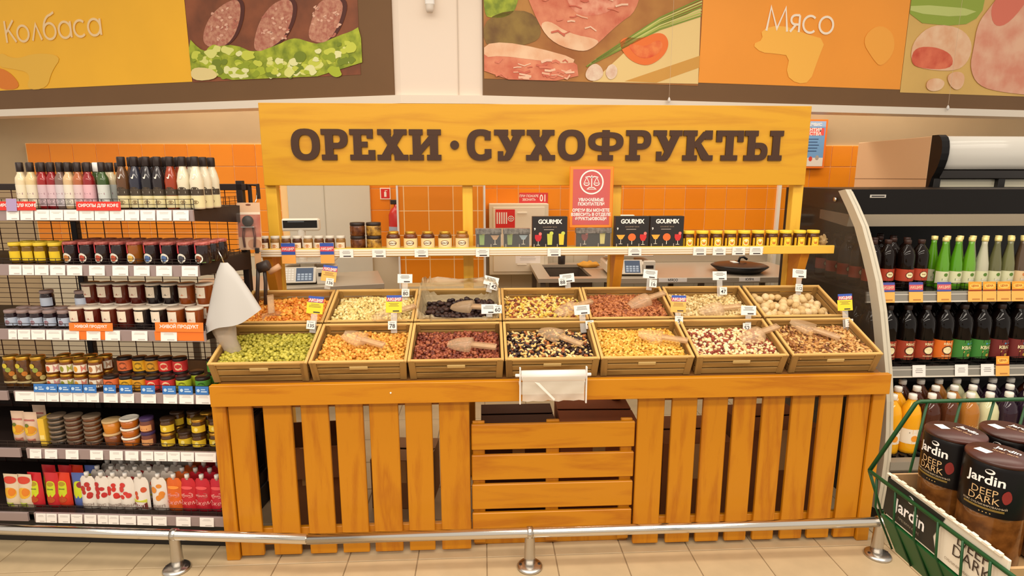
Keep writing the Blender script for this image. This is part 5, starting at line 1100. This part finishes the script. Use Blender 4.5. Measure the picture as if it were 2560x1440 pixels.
# shelf 6: pouches
PW = .074; PH = .156
lime = mat((206, 214, 40), .5)
for i, (px, v, c) in enumerate(((28, .05, (206, 40, 48)), (72, .05, (206, 44, 50)), (100, .055, (224, 62, 34)))):
    for r in range(2):
        pouch('%s jam pouch with lime label, %s, %s from end away from counter' % ('red', ROWW[r], ORD[i]), put(5, px + r * 4, v + r * .07), -.15, .068, .165, .022, mat(c, .3, spec=.6), [(smooth([(-.022, .055), (.022, .055), (.022, .115), (.012, .128), (-.012, .128), (-.022, .115)], 1), lime), (ell(0, .114, .016, .010), mat((180, 150, 40), .5)), (ell(0, .042, .020, .014), mat((190, 80, 36), .5)), (rect(-.014, .014, .088, .094), mat((120, 130, 40), .5))], None, 'lime', 'red jam pouches on the bottom shelf')
for i, px in enumerate((-30, 6)):
    pouch('pale fruit pouch on the bottom shelf, ' + ('cut by the picture edge', 'nearest the red pouches')[i], put(5, px, .04), -.15, .07, .16, .022, mat((226, 206, 176), .35), [(smooth(rect(-.028, .028, .05, .10)), mat((236, 176, 50), .5)), (ell(.01, .08, .016, .018), mat((226, 130, 40), .5)), (smooth(rect(-.030, .03, .118, .15)), mat((214, 70, 50), .5)), (rect(-.02, .014, .008, .03), mat((160, 170, 60), .5))], None, 'pale', 'pale fruit pouches on the bottom shelf')
for r in range(2):
    pouch('blue jam pouch with a lime label, ' + ROWW[r], put(5, 142 + 4 * r, .055 + r * .07), -.1, .068, .165, .022, mat((84, 104, 170), .3), [(smooth([(-.022, .05), (.022, .05), (.022, .115), (.012, .128), (-.012, .128), (-.022, .115)], 1), lime), (ell(.012, .112, .018, .014), mat((150, 50, 60), .5))], None, 'blue', 'blue jam pouches on the bottom shelf')
CAPW = mat((238, 234, 228), .4)
bw = [('БРУСН', (186, 50, 44)), ('БРУС', (190, 46, 44)), ('ЗЕМЛЯ', (206, 50, 40)), ('МАЛИНА', (210, 60, 54)), ('ШИП', (206, 84, 50)), ('ОБЛЕП', (226, 140, 50))]
for r in range(4):
    for i, px in enumerate((168, 205, 236, 268, 306, 352)):
        word, c = bw[i]; m = mat(c, .5); rr2 = random.Random(i)
        pr = [(ell(rr2.uniform(-.022, .022), .065 + .018 * q, rr2.uniform(.008, .014), rr2.uniform(.008, .014), 14), m) for q in range(4)] + [(ell(-.016, .10, .013, .013, 14), m), (ell(.018, .074, .012, .012, 14), m)]
        if i == 4: pr = pr[:3] + [(rect(-.03, .03, .040, .056), mat((206, 206, 70), .5)), (rect(-.03, .03, .004, .040), mat((120, 50, 44), .5))]
        pr.append((at(text_vf(word, .018, bold=.01), 0, 0, .026), mat((150, 130, 120), .6) if i != 4 else PAPER))
        pouch('white berry pouch with a spout, %s, %s of six kinds' % (ROWW[r] if r < 3 else 'rearmost row', ORD[i]), put(5, px + r * 3, .045 + r * .058), -.15, PW, PH, .022, mat((234, 224, 212), .35), pr, CAPW, 'wb%d' % i, 'white berry pouches on the bottom shelf')
for r in range(4):
    for i, px in enumerate((392, 427, 464, 503)):
        c = ((230, 106, 36), (206, 36, 48), (204, 32, 50), (206, 34, 56))[i]; pk = mat((244, 170, 160), .5)
        pr = [((stroke([(-.024, .078), (-.016, .086), (.018, .092), (.026, .086), (.026, .074), (.016, .072), (-.016, .072)], .003, 0, .0001, True)), pk), (at(text_vf('ЯРМАРКА', .011, bold=.02), 0, 0, .080), pk), (at(text_vf('Джем', .028, bold=.0, shear=.25), 0, 0, .047), pk), (smooth(rect(-.026, .026, .108, .122)), mat((236, 90, 90) if i else (246, 150, 60), .5))]
        pouch('%s jam pouch reading Джем, %s, %s from the white pouches' % (('orange', 'red', 'red', 'red')[i], ROWW[r] if r < 3 else 'rearmost row', ORD[i]), put(5, px + r * 3, .045 + r * .058), -.15, PW, PH, .023, mat(c, .28, spec=.6, var=.15, scale=40), pr, CAPW, 'rd%d' % i, 'orange and red jam pouches on the bottom shelf')
# a hanging pack with a nutcracker, hook arm and corkscrew
t = thing('rack_hook', 'dark metal hook arm at the top corner of the rack', 'hook', tuple(RK(.0, .47, 1.50)), (0, 0, -RA))
MB().add(tube([(0, 0, 0), (0, 0, .11), (.05, -.02, .11), (.05, -.02, .045)], .010, 6), RD).build('arm', None, t); MB().add(tube([(.045, -.02, .085), (.052, -.05, .04), (.05, -.06, .028), (.045, -.05, .02)], .003, 6), CHROME, True).build('wire_hook', None, t)
t = thing('nutcracker_pack', 'pink carded nutcracker in a blister hanging from the rack hook', 'blister pack', (-1.09, 2.80, 1.31), (radians(-4), 0, .05))
mb = MB().add(bbox(-.052, .052, 0, .0015, 0, .22, .0005), mat((226, 186, 150), .6)); mb.add(flat(rect(-.051, .051, .06, .165), -.0004), mat((176, 80, 64), .5, c2=(214, 140, 110), scale=18)); mb.add(flat(rect(-.051, .051, .165, .176), -.0006), mat((246, 226, 200), .5)); mb.add(flat(ell(0, .21, .012, .004, 12), -.0006), mat((120, 70, 50), .5)); mb.add(flat(smooth(rect(-.01, .05, .005, .05)), -.0008), mat((200, 140, 100), .5)); mb.build('card', None, t)
MB().add(([(p[0] * .026, p[1] * .02 - .018, p[2] * .026 + .135) for p in wb], [tuple(dict.fromkeys(f)) for f in wf]), BLACK, True).build('nut_bowl', None, t); MB().add(bbox(-.03, .03, -.03, -.002, .104, .110, .002), CHROME).build('crossbar', None, t)
for s in (-1, 1): MB().add(tube([(s * .02, -.012, .11), (s * .026, -.012, .06), (s * .022, -.012, .012)], .0055, 8), mat((90, 40, 30), .35, .5), True).build('handle', None, t)
MB().add(bbox(-.048, .048, -.04, -.001, .004, .172, .006), mat((240, 230, 220), .08, alpha=.06, spec=.8)).build('blister', None, t)
t = thing('garlic_press', 'dark grey kitchen gadget hanging behind the paper cone', 'kitchen gadget', (-1.055, 2.78, 1.05))
MB().add(lathe([(.0, 0), (.024, .002), (.026, .05), (.022, .054), (0, .054)], 14), mat((60, 50, 46), .45), True).build('cup', None, t, (.0, 0, .175), (0, radians(72), 0)); MB().add(tube([(.05, 0, .155), (.10, 0, .185)], .014, 10), mat((206, 160, 120), .5), True).build('cork', None, t)
for s in (-1, 1): MB().add(tube([(.014 + s * .012, s * .006, .18), (.010 + s * .016, s * .006, .10), (s * .018, s * .006, 0)], .009, 8), mat((66, 56, 52), .4), True).build('handle', None, t)
MB().add(bbox(-.018, .012, .012, .0135, .17, .25, .0005), mat((222, 170, 120), .6)).build('card', None, t); MB().add(bbox(-.012, .006, .008, .020, .245, .27, .002), DARK).build('hang_tab', None, t)
# white plastic sheet cone and the bags under it
vs = []; fs = []; n = 22
for j in range(9):
    q = j / 8
    for i in range(n + 1):
        a = radians(-110 + 205 * i / n); r = (.012 + .088 * q ** .8) * (1 + .05 * q * sin(5 * a + 1)); vs.append((r * 1.2 * sin(a) + .014 * q, -r * .62 * cos(a), -.27 * q + .05 * q * (sin(a) + .2) - .012 * q * sin(3 * a)))
for j in range(8):
    for i in range(n): a = j * (n + 1) + i; fs.append((a, a + n + 1, a + n + 2, a + 1))
t = thing('plastic_cone', 'white glossy plastic cone of bags hanging between the rack and the peas', 'bag bundle', (-1.075, 2.47, 1.298))
MB().add((vs, fs), mat((192, 189, 184), .25), True).build('white_sheet', None, t); MB().add(tube([(0, 0, -.005), (-.004, -.01, .025), (-.018, -.005, .05)], .003, 6), CHROME, True).build('wire_loop', None, t)
vs = []; fs = []
for j in range(7):
    for i in range(13):
        a = 2 * pi * i / 12; r = .055 * (1 - .35 * j / 6) * (1 + .14 * sin(3 * a + j)); vs.append((r * cos(a) - .045 + .008 * j, r * .6 * sin(a), -.22 - .028 * j))
for j in range(6):
    for i in range(12): a = j * 13 + i; fs.append((a, a + 1, a + 14, a + 13))
MB().add((vs, fs), mat((206, 190, 172), .2, alpha=.6), True).build('loose_bags', None, t)
# ------------------------------------------------------------------ drinks fridge beside the counter
FX0, FX1 = 1.865, 3.55
FPROF = [(3.52, 1.585), (2.94, 1.585), (2.86, 1.505), (2.775, 1.41), (2.70, 1.29), (2.63, 1.165), (2.575, 1.03), (2.53, .89), (2.49, .76), (2.46, .63), (2.44, .49), (2.43, .355), (2.432, .22), (2.44, .10)]
fr = thing('drinks_fridge', 'open black drinks fridge with a curved glass end beside the counter', 'fridge', (FX0, 2.43, 0))
FB = mat((17, 14, 13), .4, spec=.25); FG = mat((176, 166, 148), .4, .3); FGR = mat((150, 146, 136), .35, .4)
def yz(profile, x0, x1, m, name, sm=False):
    """side outline in (y, z) extruded along x; world coordinates turned to the fridge's own"""
    pr_ = [(y - 2.43, z) for y, z in profile]; n = len(pr_)
    a = sum(pr_[i][0] * pr_[(i + 1) % n][1] - pr_[(i + 1) % n][0] * pr_[i][1] for i in range(n))
    if a < 0: pr_ = pr_[::-1]
    vs = [(x0 - FX0, y, z) for y, z in pr_] + [(x1 - FX0, y, z) for y, z in pr_]
    fs = [tuple(range(n - 1, -1, -1)), tuple(range(n, 2 * n))] + [(i, (i + 1) % n, n + (i + 1) % n, n + i) for i in range(n)]
    return MB().add((vs, fs), m, sm).build(name, None, fr)
yz(FPROF + [(3.52, .10)], FX0 + .004, FX0 + .010, mat((96, 84, 70), .05, alpha=.30, spec=.4), 'side_glass')
inner = [(y + .052 * (1 if z < 1.57 else 0), z - (.0 if z < 1.5 else .0)) for y, z in FPROF[1:]]
ft = FPROF[1:]; tr = [(y + .058, z - .01) for y, z in ft]
yz(ft + tr[::-1], FX0 - .012, FX0 + .022, mat((196, 188, 168), .4), 'curved_end_frame')
yz([(3.50, 0), (3.55, 0), (3.55, 1.585), (3.50, 1.585)], FX0, FX1, mat((24, 20, 20), .5), 'back_panel')
yz([(2.93, 1.46), (2.93, 1.585), (3.52, 1.585), (3.52, 1.50)], FX0 + .02, FX1, FB, 'canopy')
yz([(2.945, 1.395), (2.93, 1.458), (3.2, 1.47), (3.2, 1.42)], FX0 + .02, FX1, FG, 'air_curtain_panel')
yz([(2.44, 0), (2.44, .32), (2.47, .335), (3.5, .335), (3.5, 0)], FX0 + .02, FX1, mat((40, 38, 36), .5), 'base_cabinet')
yz([(2.438, .29), (2.425, .305), (2.425, .345), (2.47, .345), (2.47, .29)], FX0 + .02, FX1, FGR, 'front_bumper')
g = MB()
for i in range(40): g.add(box(.03 + i * .042, .045 + i * .042, .055, .075, .3355, .347), FB)
g.build('air_grille', None, fr)['kind'] = 'stuff'
nb = MB().add(bbox(0, .085, -.002, 0, -.008, .008, .001), mat((206, 200, 190), .3, .5)); nb.add(flat(rect(.008, .077, -.003, .003), -.0024), BLACK); nb.build('maker_plate', None, fr, (.115, .50, 1.55))
MB().add(lathe([(0, -.006), (.012, -.005), (.012, .004), (0, .006)], 12), CHROME, True).build('glass_bolt', None, fr, (-.004, .60, 1.53), (0, pi / 2, 0))
FS = []
for z, y0 in ((1.085, 2.76), (.715, 2.70)):
    sh = yz([(y0, z - .012), (y0, z), (3.49, z), (3.49, z - .012)], FX0 + .025, FX1, mat((34, 30, 28), .4), 'shelf'); FS.append(sh)
    rl = MB().add(bbox(.03, FX1 - FX0, -.012, 0, -.052, .0, .002), FGR); rl.add(box(.03, FX1 - FX0, -.0135, -.012, -.018, -.014), mat((206, 200, 188), .4)); rl.add(box(.03, FX1 - FX0, -.014, -.0, -.055, -.048), mat((214, 206, 190), .4))
    rl.build('price_channel', None, sh, (0, y0 - 2.43, z + .002), (radians(-10), 0, 0))
    gw = MB()
    for zz in (.02, .04): gw.add(tube([(.03, y0 - 2.42, z + zz), (FX1 - FX0, y0 - 2.42, z + zz)], .0018, 4), FB)
    for i in range(42): gw.add(tube([(.03 + i * .04, y0 - 2.42, z), (.03 + i * .04, y0 - 2.42, z + .04)], .0012, 4), FB)
    gw.build('wire_guard', None, sh)['kind'] = 'stuff'
def ftag(si, X, kind):
    z, y0 = ((1.085, 2.76), (.715, 2.70), (.335, 2.43))[si]
    par = FS[si] if si < 2 else fr
    mb = MB()
    if kind == 'w': mb.add(bbox(-.034, .034, -.001, 0, -.052, .008, .0004), PAPER); fake_lines(mb, 0, -.012, .05, 3, .009, -.0014, INK, random.Random(3), .002)
    else:
        mb.add(bbox(-.036, .036, -.001, 0, -.054, -.002, .0004), ORC); mb.add(flat(rect(-.015, .025, -.045, -.038), -.0014), mat((190, 130, 60), .6))
        if kind == 'a': mb.add(bbox(-.036, .036, -.001, 0, -.001, .046, .0004), mat((76, 84, 160), .5)); mb.add(flat(rect(-.036, .036, .008, .034), -.0014), mat((206, 90, 100), .5)); mb.add(at(text_vf('АКЦИЯ', .018, bold=.02), 0, -.002, .020), mat((240, 206, 170), .5))
        else: mb.add(bbox(-.034, .034, -.001, 0, -.001, .046, .0004), mat((240, 160, 50), .5)); mb.add(flat(rect(-.034, .034, .0, .006), -.0014), mat((150, 50, 20), .5)); mb.add(flat(smooth([(-.028, .036), (.028, .036), (.026, .016), (0, .010), (-.026, .016)], 1), -.0014), mat((246, 196, 90), .5)); mb.add(at(text_vf('ЦЕНА', .014, bold=.02), 0, -.002, .025), mat((180, 80, 20), .5))
    mb.build('price_tag', None, par, (X - FX0, y0 - 2.43 - .017, z + .004), (radians(-10), 0, 0))
for X in (2.0, 2.145, 2.29): ftag(0, X, 'a')
for i in range(9): ftag(0, 2.45 + i * .0755, 'o')
for X in (2.165, 2.385, 2.52, 2.80, 3.0): ftag(1, X, 'w')
ftag(1, 2.60, 'o'); ftag(2, 2.13, 'a')
# bottles
def petp(r, h): return rz_([(r * .8, 0), (r * .98, .006), (r, .02), (r, h * .30), (r * .96, h * .33), (r, h * .36), (r, h * .62), (r * .97, h * .70), (r * .80, h * .79), (r * .46, h * .87), (r * .33, h * .905), (r * .33, h * .93)])
def petc(r, h): return rz_([(r * .37, h * .915), (r * .40, h * .92), (r * .40, h * .985), (r * .36, h), (0, h)])
def pet(label, grp, X, Y, z, r, h, liquid, cap, lab, prints, key, rz=0.0):
    return vessel('drink_bottle', label, 'bottle', grp, (X, Y, z), petp(r, h), liquid, cap, petc(r, h), lab, prints, 14, rz, key)
BK = mat((20, 10, 7), .05, spec=.35); CB_ = mat((54, 30, 24), .4)
REDL = mat((176, 62, 36), .5)
for c in range(4):
    for r in range(5):
        X = 1.965 + c * .088; Y = 2.835 + r * .105 + (.02 if c % 2 else 0); R_ = .042; H_ = .25
        pet('brown kvass bottle on the upper fridge shelf, column %s from the glass, %s row' % (ORD[c], ORD[r]), 'brown bottles on the upper fridge shelf', X, Y, 1.086, R_, H_, BK, CB_, ((R_ + .0005, -100, 100, .045, .105), REDL), [(cylshape(R_ + .0009, ell(0, .076, .020, .017, 16)), mat((74, 32, 20), .5)), (cylshape(R_ + .0012, ell(0, .076, .017, .014, 16)), mat((238, 226, 176), .5)), (cylshape(R_ + .0015, rect(-.008, .008, .074, .079)), mat((150, 110, 60), .5))], 'kv0')
gb = rz_([(.028, 0), (.031, .006), (.031, .10), (.029, .13), (.018, .19), (.0125, .225), (.0125, .25)]); gc = rz_([(.0145, .242), (.015, .244), (.015, .262), (0, .264)])
gcol = [(86, 150, 20), (80, 146, 18), (96, 156, 26), (186, 184, 160), (96, 96, 60), (110, 112, 70), (84, 66, 48), (90, 70, 52), (80, 60, 46), (96, 80, 50)]
for i in range(12):
    for r in range(2):
        X = 2.335 + i * .069; c = gcol[min(i, 9)]; gl_ = i < 4
        vessel('lemonade_bottle', 'long-necked glass lemonade bottle, %s row, %s from the kvass' % (ORD[r], ORD[i]), 'bottle', 'glass lemonade bottles on the upper fridge shelf', (X, 2.83 + r * .075, 1.086), gb, mat(c, .06, spec=.9), mat((232, 214, 140), .3, .3), gc, ((.0315, -90, 90, .030, .092), mat((214, 214, 176) if i < 6 else (224, 196, 150), .55)), [(cylshape(.0318, ell(0, .075, .010, .009, 10)), mat((90, 130, 50) if i < 6 else (206, 130, 70), .5)), (cylshape(.0318, rect(-.016, .016, .044, .056)), mat((70, 110, 40) if i < 3 else (170, 180, 110), .5)), (wrap(text_vf('дюшес', .009, bold=.02), .0322, 0, .050), PAPER)], n=12, labkey='lem%d' % (0 if i < 3 else 1 if i < 6 else 2))
LB2 = [((150, 60, 34), 0), ((166, 62, 36), 0), ((166, 62, 36), 0), ((166, 62, 36), 0), ((222, 112, 30), 1), ((60, 128, 50), 2), ((60, 128, 50), 2), ((112, 36, 34), 2), ((112, 36, 34), 2), ((60, 100, 60), 2), ((112, 36, 34), 2), ((150, 60, 34), 0)]
for i in range(12):
    for r in range(3):
        R_ = .0485; H_ = .30; X = 1.945 + i * .0985; Y = 2.775 + r * .105; c, k = LB2[i]
        cream = mat((240, 228, 178), .5); dk = mat((70, 30, 20), .5)
        pr = [(cylshape(R_ + .0009, ell(0, .072, .026, .023, 18)), dk), (cylshape(R_ + .0012, ell(0, .072, .021, .018, 18)), cream), (wrap(text_vf('КВАС', .016, bold=.03), R_ + .0012, 0, .104), cream), (wrap(text_vf('РАЗЛИВНОЙ', .008, bold=.02), R_ + .0012, 0, .042), cream), (cylshape(R_ + .0009, rect(.045, .078, .036, .112)), mat((222, 206, 130), .5))] if k < 2 else [(wrap(text_vf('КВАС', .022, bold=.035), R_ + .0012, 8, .082), cream), (cylshape(R_ + .0009, [(-.02, .056), (.034, .060), (.034, .070), (-.018, .066)], 8), mat((206, 170, 90), .5)), (cylshape(R_ + .0009, rect(-.006, .036, .098, .108), 8), mat((70, 150, 190), .5)), (cylshape(R_ + .0009, ell(.008, .044, .010, .008, 10), 8), mat((200, 160, 70), .5))]
        if r: pr = []
        pet('dark kvass bottle on the middle fridge shelf, %s from the glass, %s row' % (ORD[i], ORD[r]), 'kvass bottles on the middle fridge shelf', X, Y, .716, R_, H_, mat((13, 8, 7), .05, spec=.35), mat((36, 22, 20), .4), ((R_ + .0005, -105, 105, .026, .122), mat(c, .5)), pr, 'kv2%d%s' % (i, 'r' if r else ''))
LIQ = [((238, 168, 24), 'o'), ((238, 168, 24), 'o'), ((70, 34, 22), 'b'), ((84, 44, 24), 'b'), ((170, 110, 44), 'b'), ((206, 204, 160), 'c'), ((44, 26, 40), 'b'), ((40, 26, 40), 'b'), ((40, 26, 36), 'b'), ((70, 34, 22), 'b'), ((206, 204, 160), 'c')]
for i in range(11):
    for r in range(3):
        R_ = .0455; H_ = .292; X = 1.955 + i * .0965; Y = 2.555 + r * .10; c, k = LIQ[i]
        if k == 'o': pr = [(cylshape(R_ + .0009, ell(.0, .082, .016, .016, 14)), mat((236, 150, 40), .5)), (cylshape(R_ + .0009, rect(-.026, .026, .108, .114)), mat((150, 140, 120), .5))]; lab = ((R_ + .0005, -100, 100, .055, .128), mat((238, 226, 206), .5))
        else: pr = [(wrap(text_vf('Хит', .030, bold=.01), R_ + .0012, 0, .13), mat((206, 170, 120), .5))]; lab = ((R_ + .0005, -100, 100, .06, .105), mat((90, 50, 34) if k == 'b' else (226, 226, 206), .5))
        if r: pr = []
        pet('%s soda bottle on the fridge floor, %s from the glass, %s row' % ({'o': 'orange', 'b': 'dark', 'c': 'pale'}[k], ORD[i], ORD[r]), 'soda bottles on the fridge floor', X, Y, .336, R_, H_, mat(c, .05, spec=.5), mat((240, 236, 226), .4), lab, pr, 'sd%s%s%d' % (k, 'r' if r else '', i if k == 'b' else 0))
# ------------------------------------------------------------------ upright freezer behind the fridge
fz = thing('upright_freezer', 'tall freezer with a white rounded canopy behind the drinks fridge', 'freezer', (2.85, 3.62, 0))
MB().add(bbox(0, .02, .06, .80, 0, 1.90, .004), mat((212, 176, 136), .55)).build('side_panel', None, fz); MB().add(box(-.002, .0, .06, .80, 1.632, 1.636), mat((150, 120, 92), .6)).build('panel_joint', None, fz)
MB().add(bbox(.02, 1.3, .10, .80, 0, 1.90, .004), mat((60, 54, 50), .5)).build('body', None, fz)
pf = [(.06, 1.60), (.06, 1.905), (.01, 1.905), (-.012, 1.89), (-.026, 1.865), (-.034, 1.83), (-.036, 1.79), (-.030, 1.75), (-.018, 1.71), (.0, 1.67), (.02, 1.64)]
def fzx(prf, x0, x1, m, name, sm=False):
    n = len(prf); a = sum(prf[i][0] * prf[(i + 1) % n][1] - prf[(i + 1) % n][0] * prf[i][1] for i in range(n)); prf = prf if a > 0 else prf[::-1]
    MB().add(([(x0, y, z) for y, z in prf] + [(x1, y, z) for y, z in prf], [tuple(range(n - 1, -1, -1)), tuple(range(n, 2 * n))] + [(i, (i + 1) % n, n + (i + 1) % n, n + i) for i in range(n)]), m, sm).build(name, None, fz)
fzx(pf + [(.06, 1.50)], 0, .05, mat((20, 18, 18), .4, spec=.3), 'end_cheek'); fzx([(.06, 1.69), (.06, 1.897), (.012, 1.897), (-.006, 1.884), (-.018, 1.862), (-.026, 1.83), (-.028, 1.79), (-.022, 1.76), (-.010, 1.725), (.006, 1.695)], .05, 1.3, mat((226, 222, 212), .18, spec=.6), 'light_canopy', True)
MB().add(bbox(.05, 1.3, .01, .10, 1.636, 1.688, .003), mat((40, 36, 34), .4)).build('door_header', None, fz)
for x in (.02, .45, .88): MB().add(bbox(x, x + .045, .02, .10, .2, 1.638, .003), mat((30, 27, 26), .4)).build('door_stile', None, fz)
for x in (.065, .495, .925): MB().add(bbox(x, x + .385, .05, .06, .3, 1.632, .001), mat((206, 200, 176), .08, spec=.7)).build('glass_door', None, fz)

# ------------------------------------------------------------------ coffee bin near the viewer
bn = thing('wire_bin', 'green wire promotion bin on a post holding the coffee tray', 'bin', (.72, .96, 0)); GW = mat((16, 70, 30), .45)
def gwire(pts, r=.0035, name='wire', n=8): return MB().add(tube(pts, r, n), GW, True).build(name, None, bn)
# own frame: x to the right of the low side, y negative toward the viewer
gwire([(-.013, 0, 1.118), (.050, -.010, 1.252), (.056, -.012, 1.256), (.75, -.012, 1.258)], .0036, 'rim_wire')
gwire([(-.013, 0, 1.118), (.0, -.62, 1.118)], .0035, 'rim_wire'); gwire([(-.013, 0, 1.118), (.012, -.01, 1.04), (.75, -.01, 1.04)], .0032, 'rim_wire')
for i in range(11):
    x = .070 + i * .062; gwire([(x, -.012, 1.257), (x - .012, -.006, 1.10), (x - .012, -.006, 1.04)], .0022)
for i in range(13):
    y = -.02 - i * .048; gwire([(-.012, y, 1.119), (-.011, y - .004, 1.06), (.026, y - .01, .978)], .0019)
MB().add(prism([(-.008, 1.053), (.030, .975), (.75, .975), (.75, .985), (.036, .985), (.0, 1.053), (.45, 1.046), (.45, 1.053)], -.62, -.035), mat((18, 84, 34), .5)).build('sheet_tray', None, bn)
MB().add(bbox(.36, .42, -.34, -.28, 0, .975, .004), mat((24, 74, 36), .5)).build('post', None, bn); MB().add(lathe([(.24, 0), (.24, .012), (.04, .03), (0, .03)], 24), mat((24, 74, 36), .5), True).build('base_disc', None, bn, (.39, -.31, 0))
tr = thing('coffee_tray', 'open white and black printed cardboard tray lying in the green bin', 'tray', (.716, .922, 1.055)); CBW = mat((226, 214, 192), .6); CBK = mat((40, 38, 30), .55)
w1 = MB().add(bbox(0, .005, -.24, 0, 0, .078, .001), CBW); w1.build('side_wall', None, tr)
for nm, q in (('far_wall', (0, .42, -.005, 0, 0, .078)), ('near_wall', (.005, .42, -.24, -.235, 0, .065)), ('tray_floor', (.005, .42, -.235, -.005, 0, .004))): MB().add(box(*q), mat((176, 140, 96), .7)).build(nm, None, tr)
fl = MB()
for i in range(22): fl.add(bbox(-.0045, .0015, -.0105 * (i + 1), -.0105 * (i + 1) + .0102, .0775, .080 + .002 * (i % 2), .0005), CBW)
o = fl.build('corrugated_edge', None, tr); o['kind'] = 'stuff'
pn = MB(); pn.add(([(-.001, y, z) for y, z in ((0, .004), (0, .072), (-.130, .072), (-.112, .03), (-.122, .004))], [(0, 1, 2, 3, 4)]), CBK)
TX = lambda vf, y, z, m, k=1.0: pn.add(([(-.0016, y - p[0] * k, z + p[2] * k) for p in vf[0]], vf[1]), m)
TX(text_vf('Jardin', .030, bold=.02, shear=.0, sx=1.0), -.060, .034, PAPER); pn.add(([(-.0016, -.058 + .008 * cos(a * .5), .060 + .007 * sin(a * .5)) for a in range(13)], [tuple(range(12))]), PAPER); pn.add(([(-.0019, -.056 + .0055 * cos(a * .5), .062 + .004 * sin(a * .5)) for a in range(13)], [tuple(range(12))]), CBK)
TX(text_vf('ПРЕМИУМ КОФЕ', .006), -.060, .014, mat((150, 140, 120), .6)); TX(text_vf('DEEP\nDARK', .026, bold=-.004, line=.8), -.185, .044, mat((60, 46, 36), .6)); TX(text_vf('СУБЛИМИРОВАННЫЙ КОФЕ', .0055), -.178, .012, mat((120, 100, 80), .6))
pn.build('printed_panel', None, tr)
JB = mat((82, 46, 16), .08, c2=(120, 74, 30), scale=60, spec=.8); SLV = mat((13, 9, 9), .3, spec=.3); LIDT = mat((84, 34, 26), .3, c2=(50, 28, 20), scale=6)
def coffee(X, Y, label, face):
    t = thing('coffee_jar', label, 'coffee jar', (X, Y, 1.0595), (0, 0, radians(face)), 'jars of ground coffee in the tray'); r = .0435
    MB().add(lathe(rz_([(.037, 0), (.042, .005), (.0425, .03), (.0425, .14), (.038, .168)]), 32), JB, True).build('glass_jar', None, t)
    MB().add(lathe(rz_([(r, .090), (r, .163), (r - .001, .168), (r - .004, .172)]), 40, cap=False), SLV, True).build('shrink_sleeve', None, t)
    p = MB(); R_ = r + .0006
    p.add(wrap(text_vf('Jardin', .0205, bold=.02, sx=1.05), R_, 0, .146), PAPER); p.add(cylshape(R_, ell(.004, .1595, .0062, .004, 16)), PAPER); p.add(cylshape(R_ + .0003, ell(.003, .1605, .0045, .0022, 12)), SLV)
    tm_ = mat((206, 170, 120), .5); p.add(wrap(text_vf('DEEP', .0155, bold=-.002), R_, 0, .1265), tm_); p.add(wrap(text_vf('DARK', .0155, bold=-.002), R_, 0, .1145), tm_); p.add(wrap(text_vf('КОФЕ СУБЛИМИРОВАННЫЙ', .0042), R_, 2, .1055), mat((200, 180, 150), .5)); p.add(cylpatch(R_, -34, 36, .0992, .1025), mat((120, 96, 40), .4)); p.add(wrap(text_vf('• • • •', .007), R_, 6, .0945), mat((200, 160, 90), .5)); p.add(cylshape(R_, smooth([(.020, .128), (.030, .139), (.036, .122), (.026, .111)]), 0), mat((130, 36, 30), .5))
    p.build('printed_lettering', None, t)
    MB().add(lathe(rz_([(.0395, .169), (.0432, .1695), (.0432, .173), (.0415, .175), (0, .175)]), 36), LIDT, True).build('lid', None, t)
    q = MB(); q.add(([(x, y, .1754) for x, y in ((-.030, -.012), (-.012, -.016), (-.008, -.002), (-.026, .002))], [(0, 1, 2, 3)]), PAPER); v = text_vf('Jardin', .014, bold=.02); q.add(([(p_[0] + .004, p_[2] + .022, .1755) for p_ in v[0]], v[1]), PAPER); v = text_vf('deep dark', .008); q.add(([(p_[0] + .004, p_[2] + .008, .1755) for p_ in v[0]], v[1]), mat((190, 150, 110), .5))
    q.build('lid_print', None, t)
for X, Y, lb, fc in ((.785, .79, 'black coffee jar with dark lid, the frontmost and fully shown', -60), (.783, .872, 'coffee jar at the far corner of the tray by the printed wall', -80), (.878, .87, 'coffee jar in the far row, second from the printed wall', -70), (.985, .87, 'coffee jar in the far row, third from the printed wall', -60), (.886, .785, 'coffee jar beside the frontmost jar, cut by the picture edge', -55)): coffee(X, Y, lb, fc)
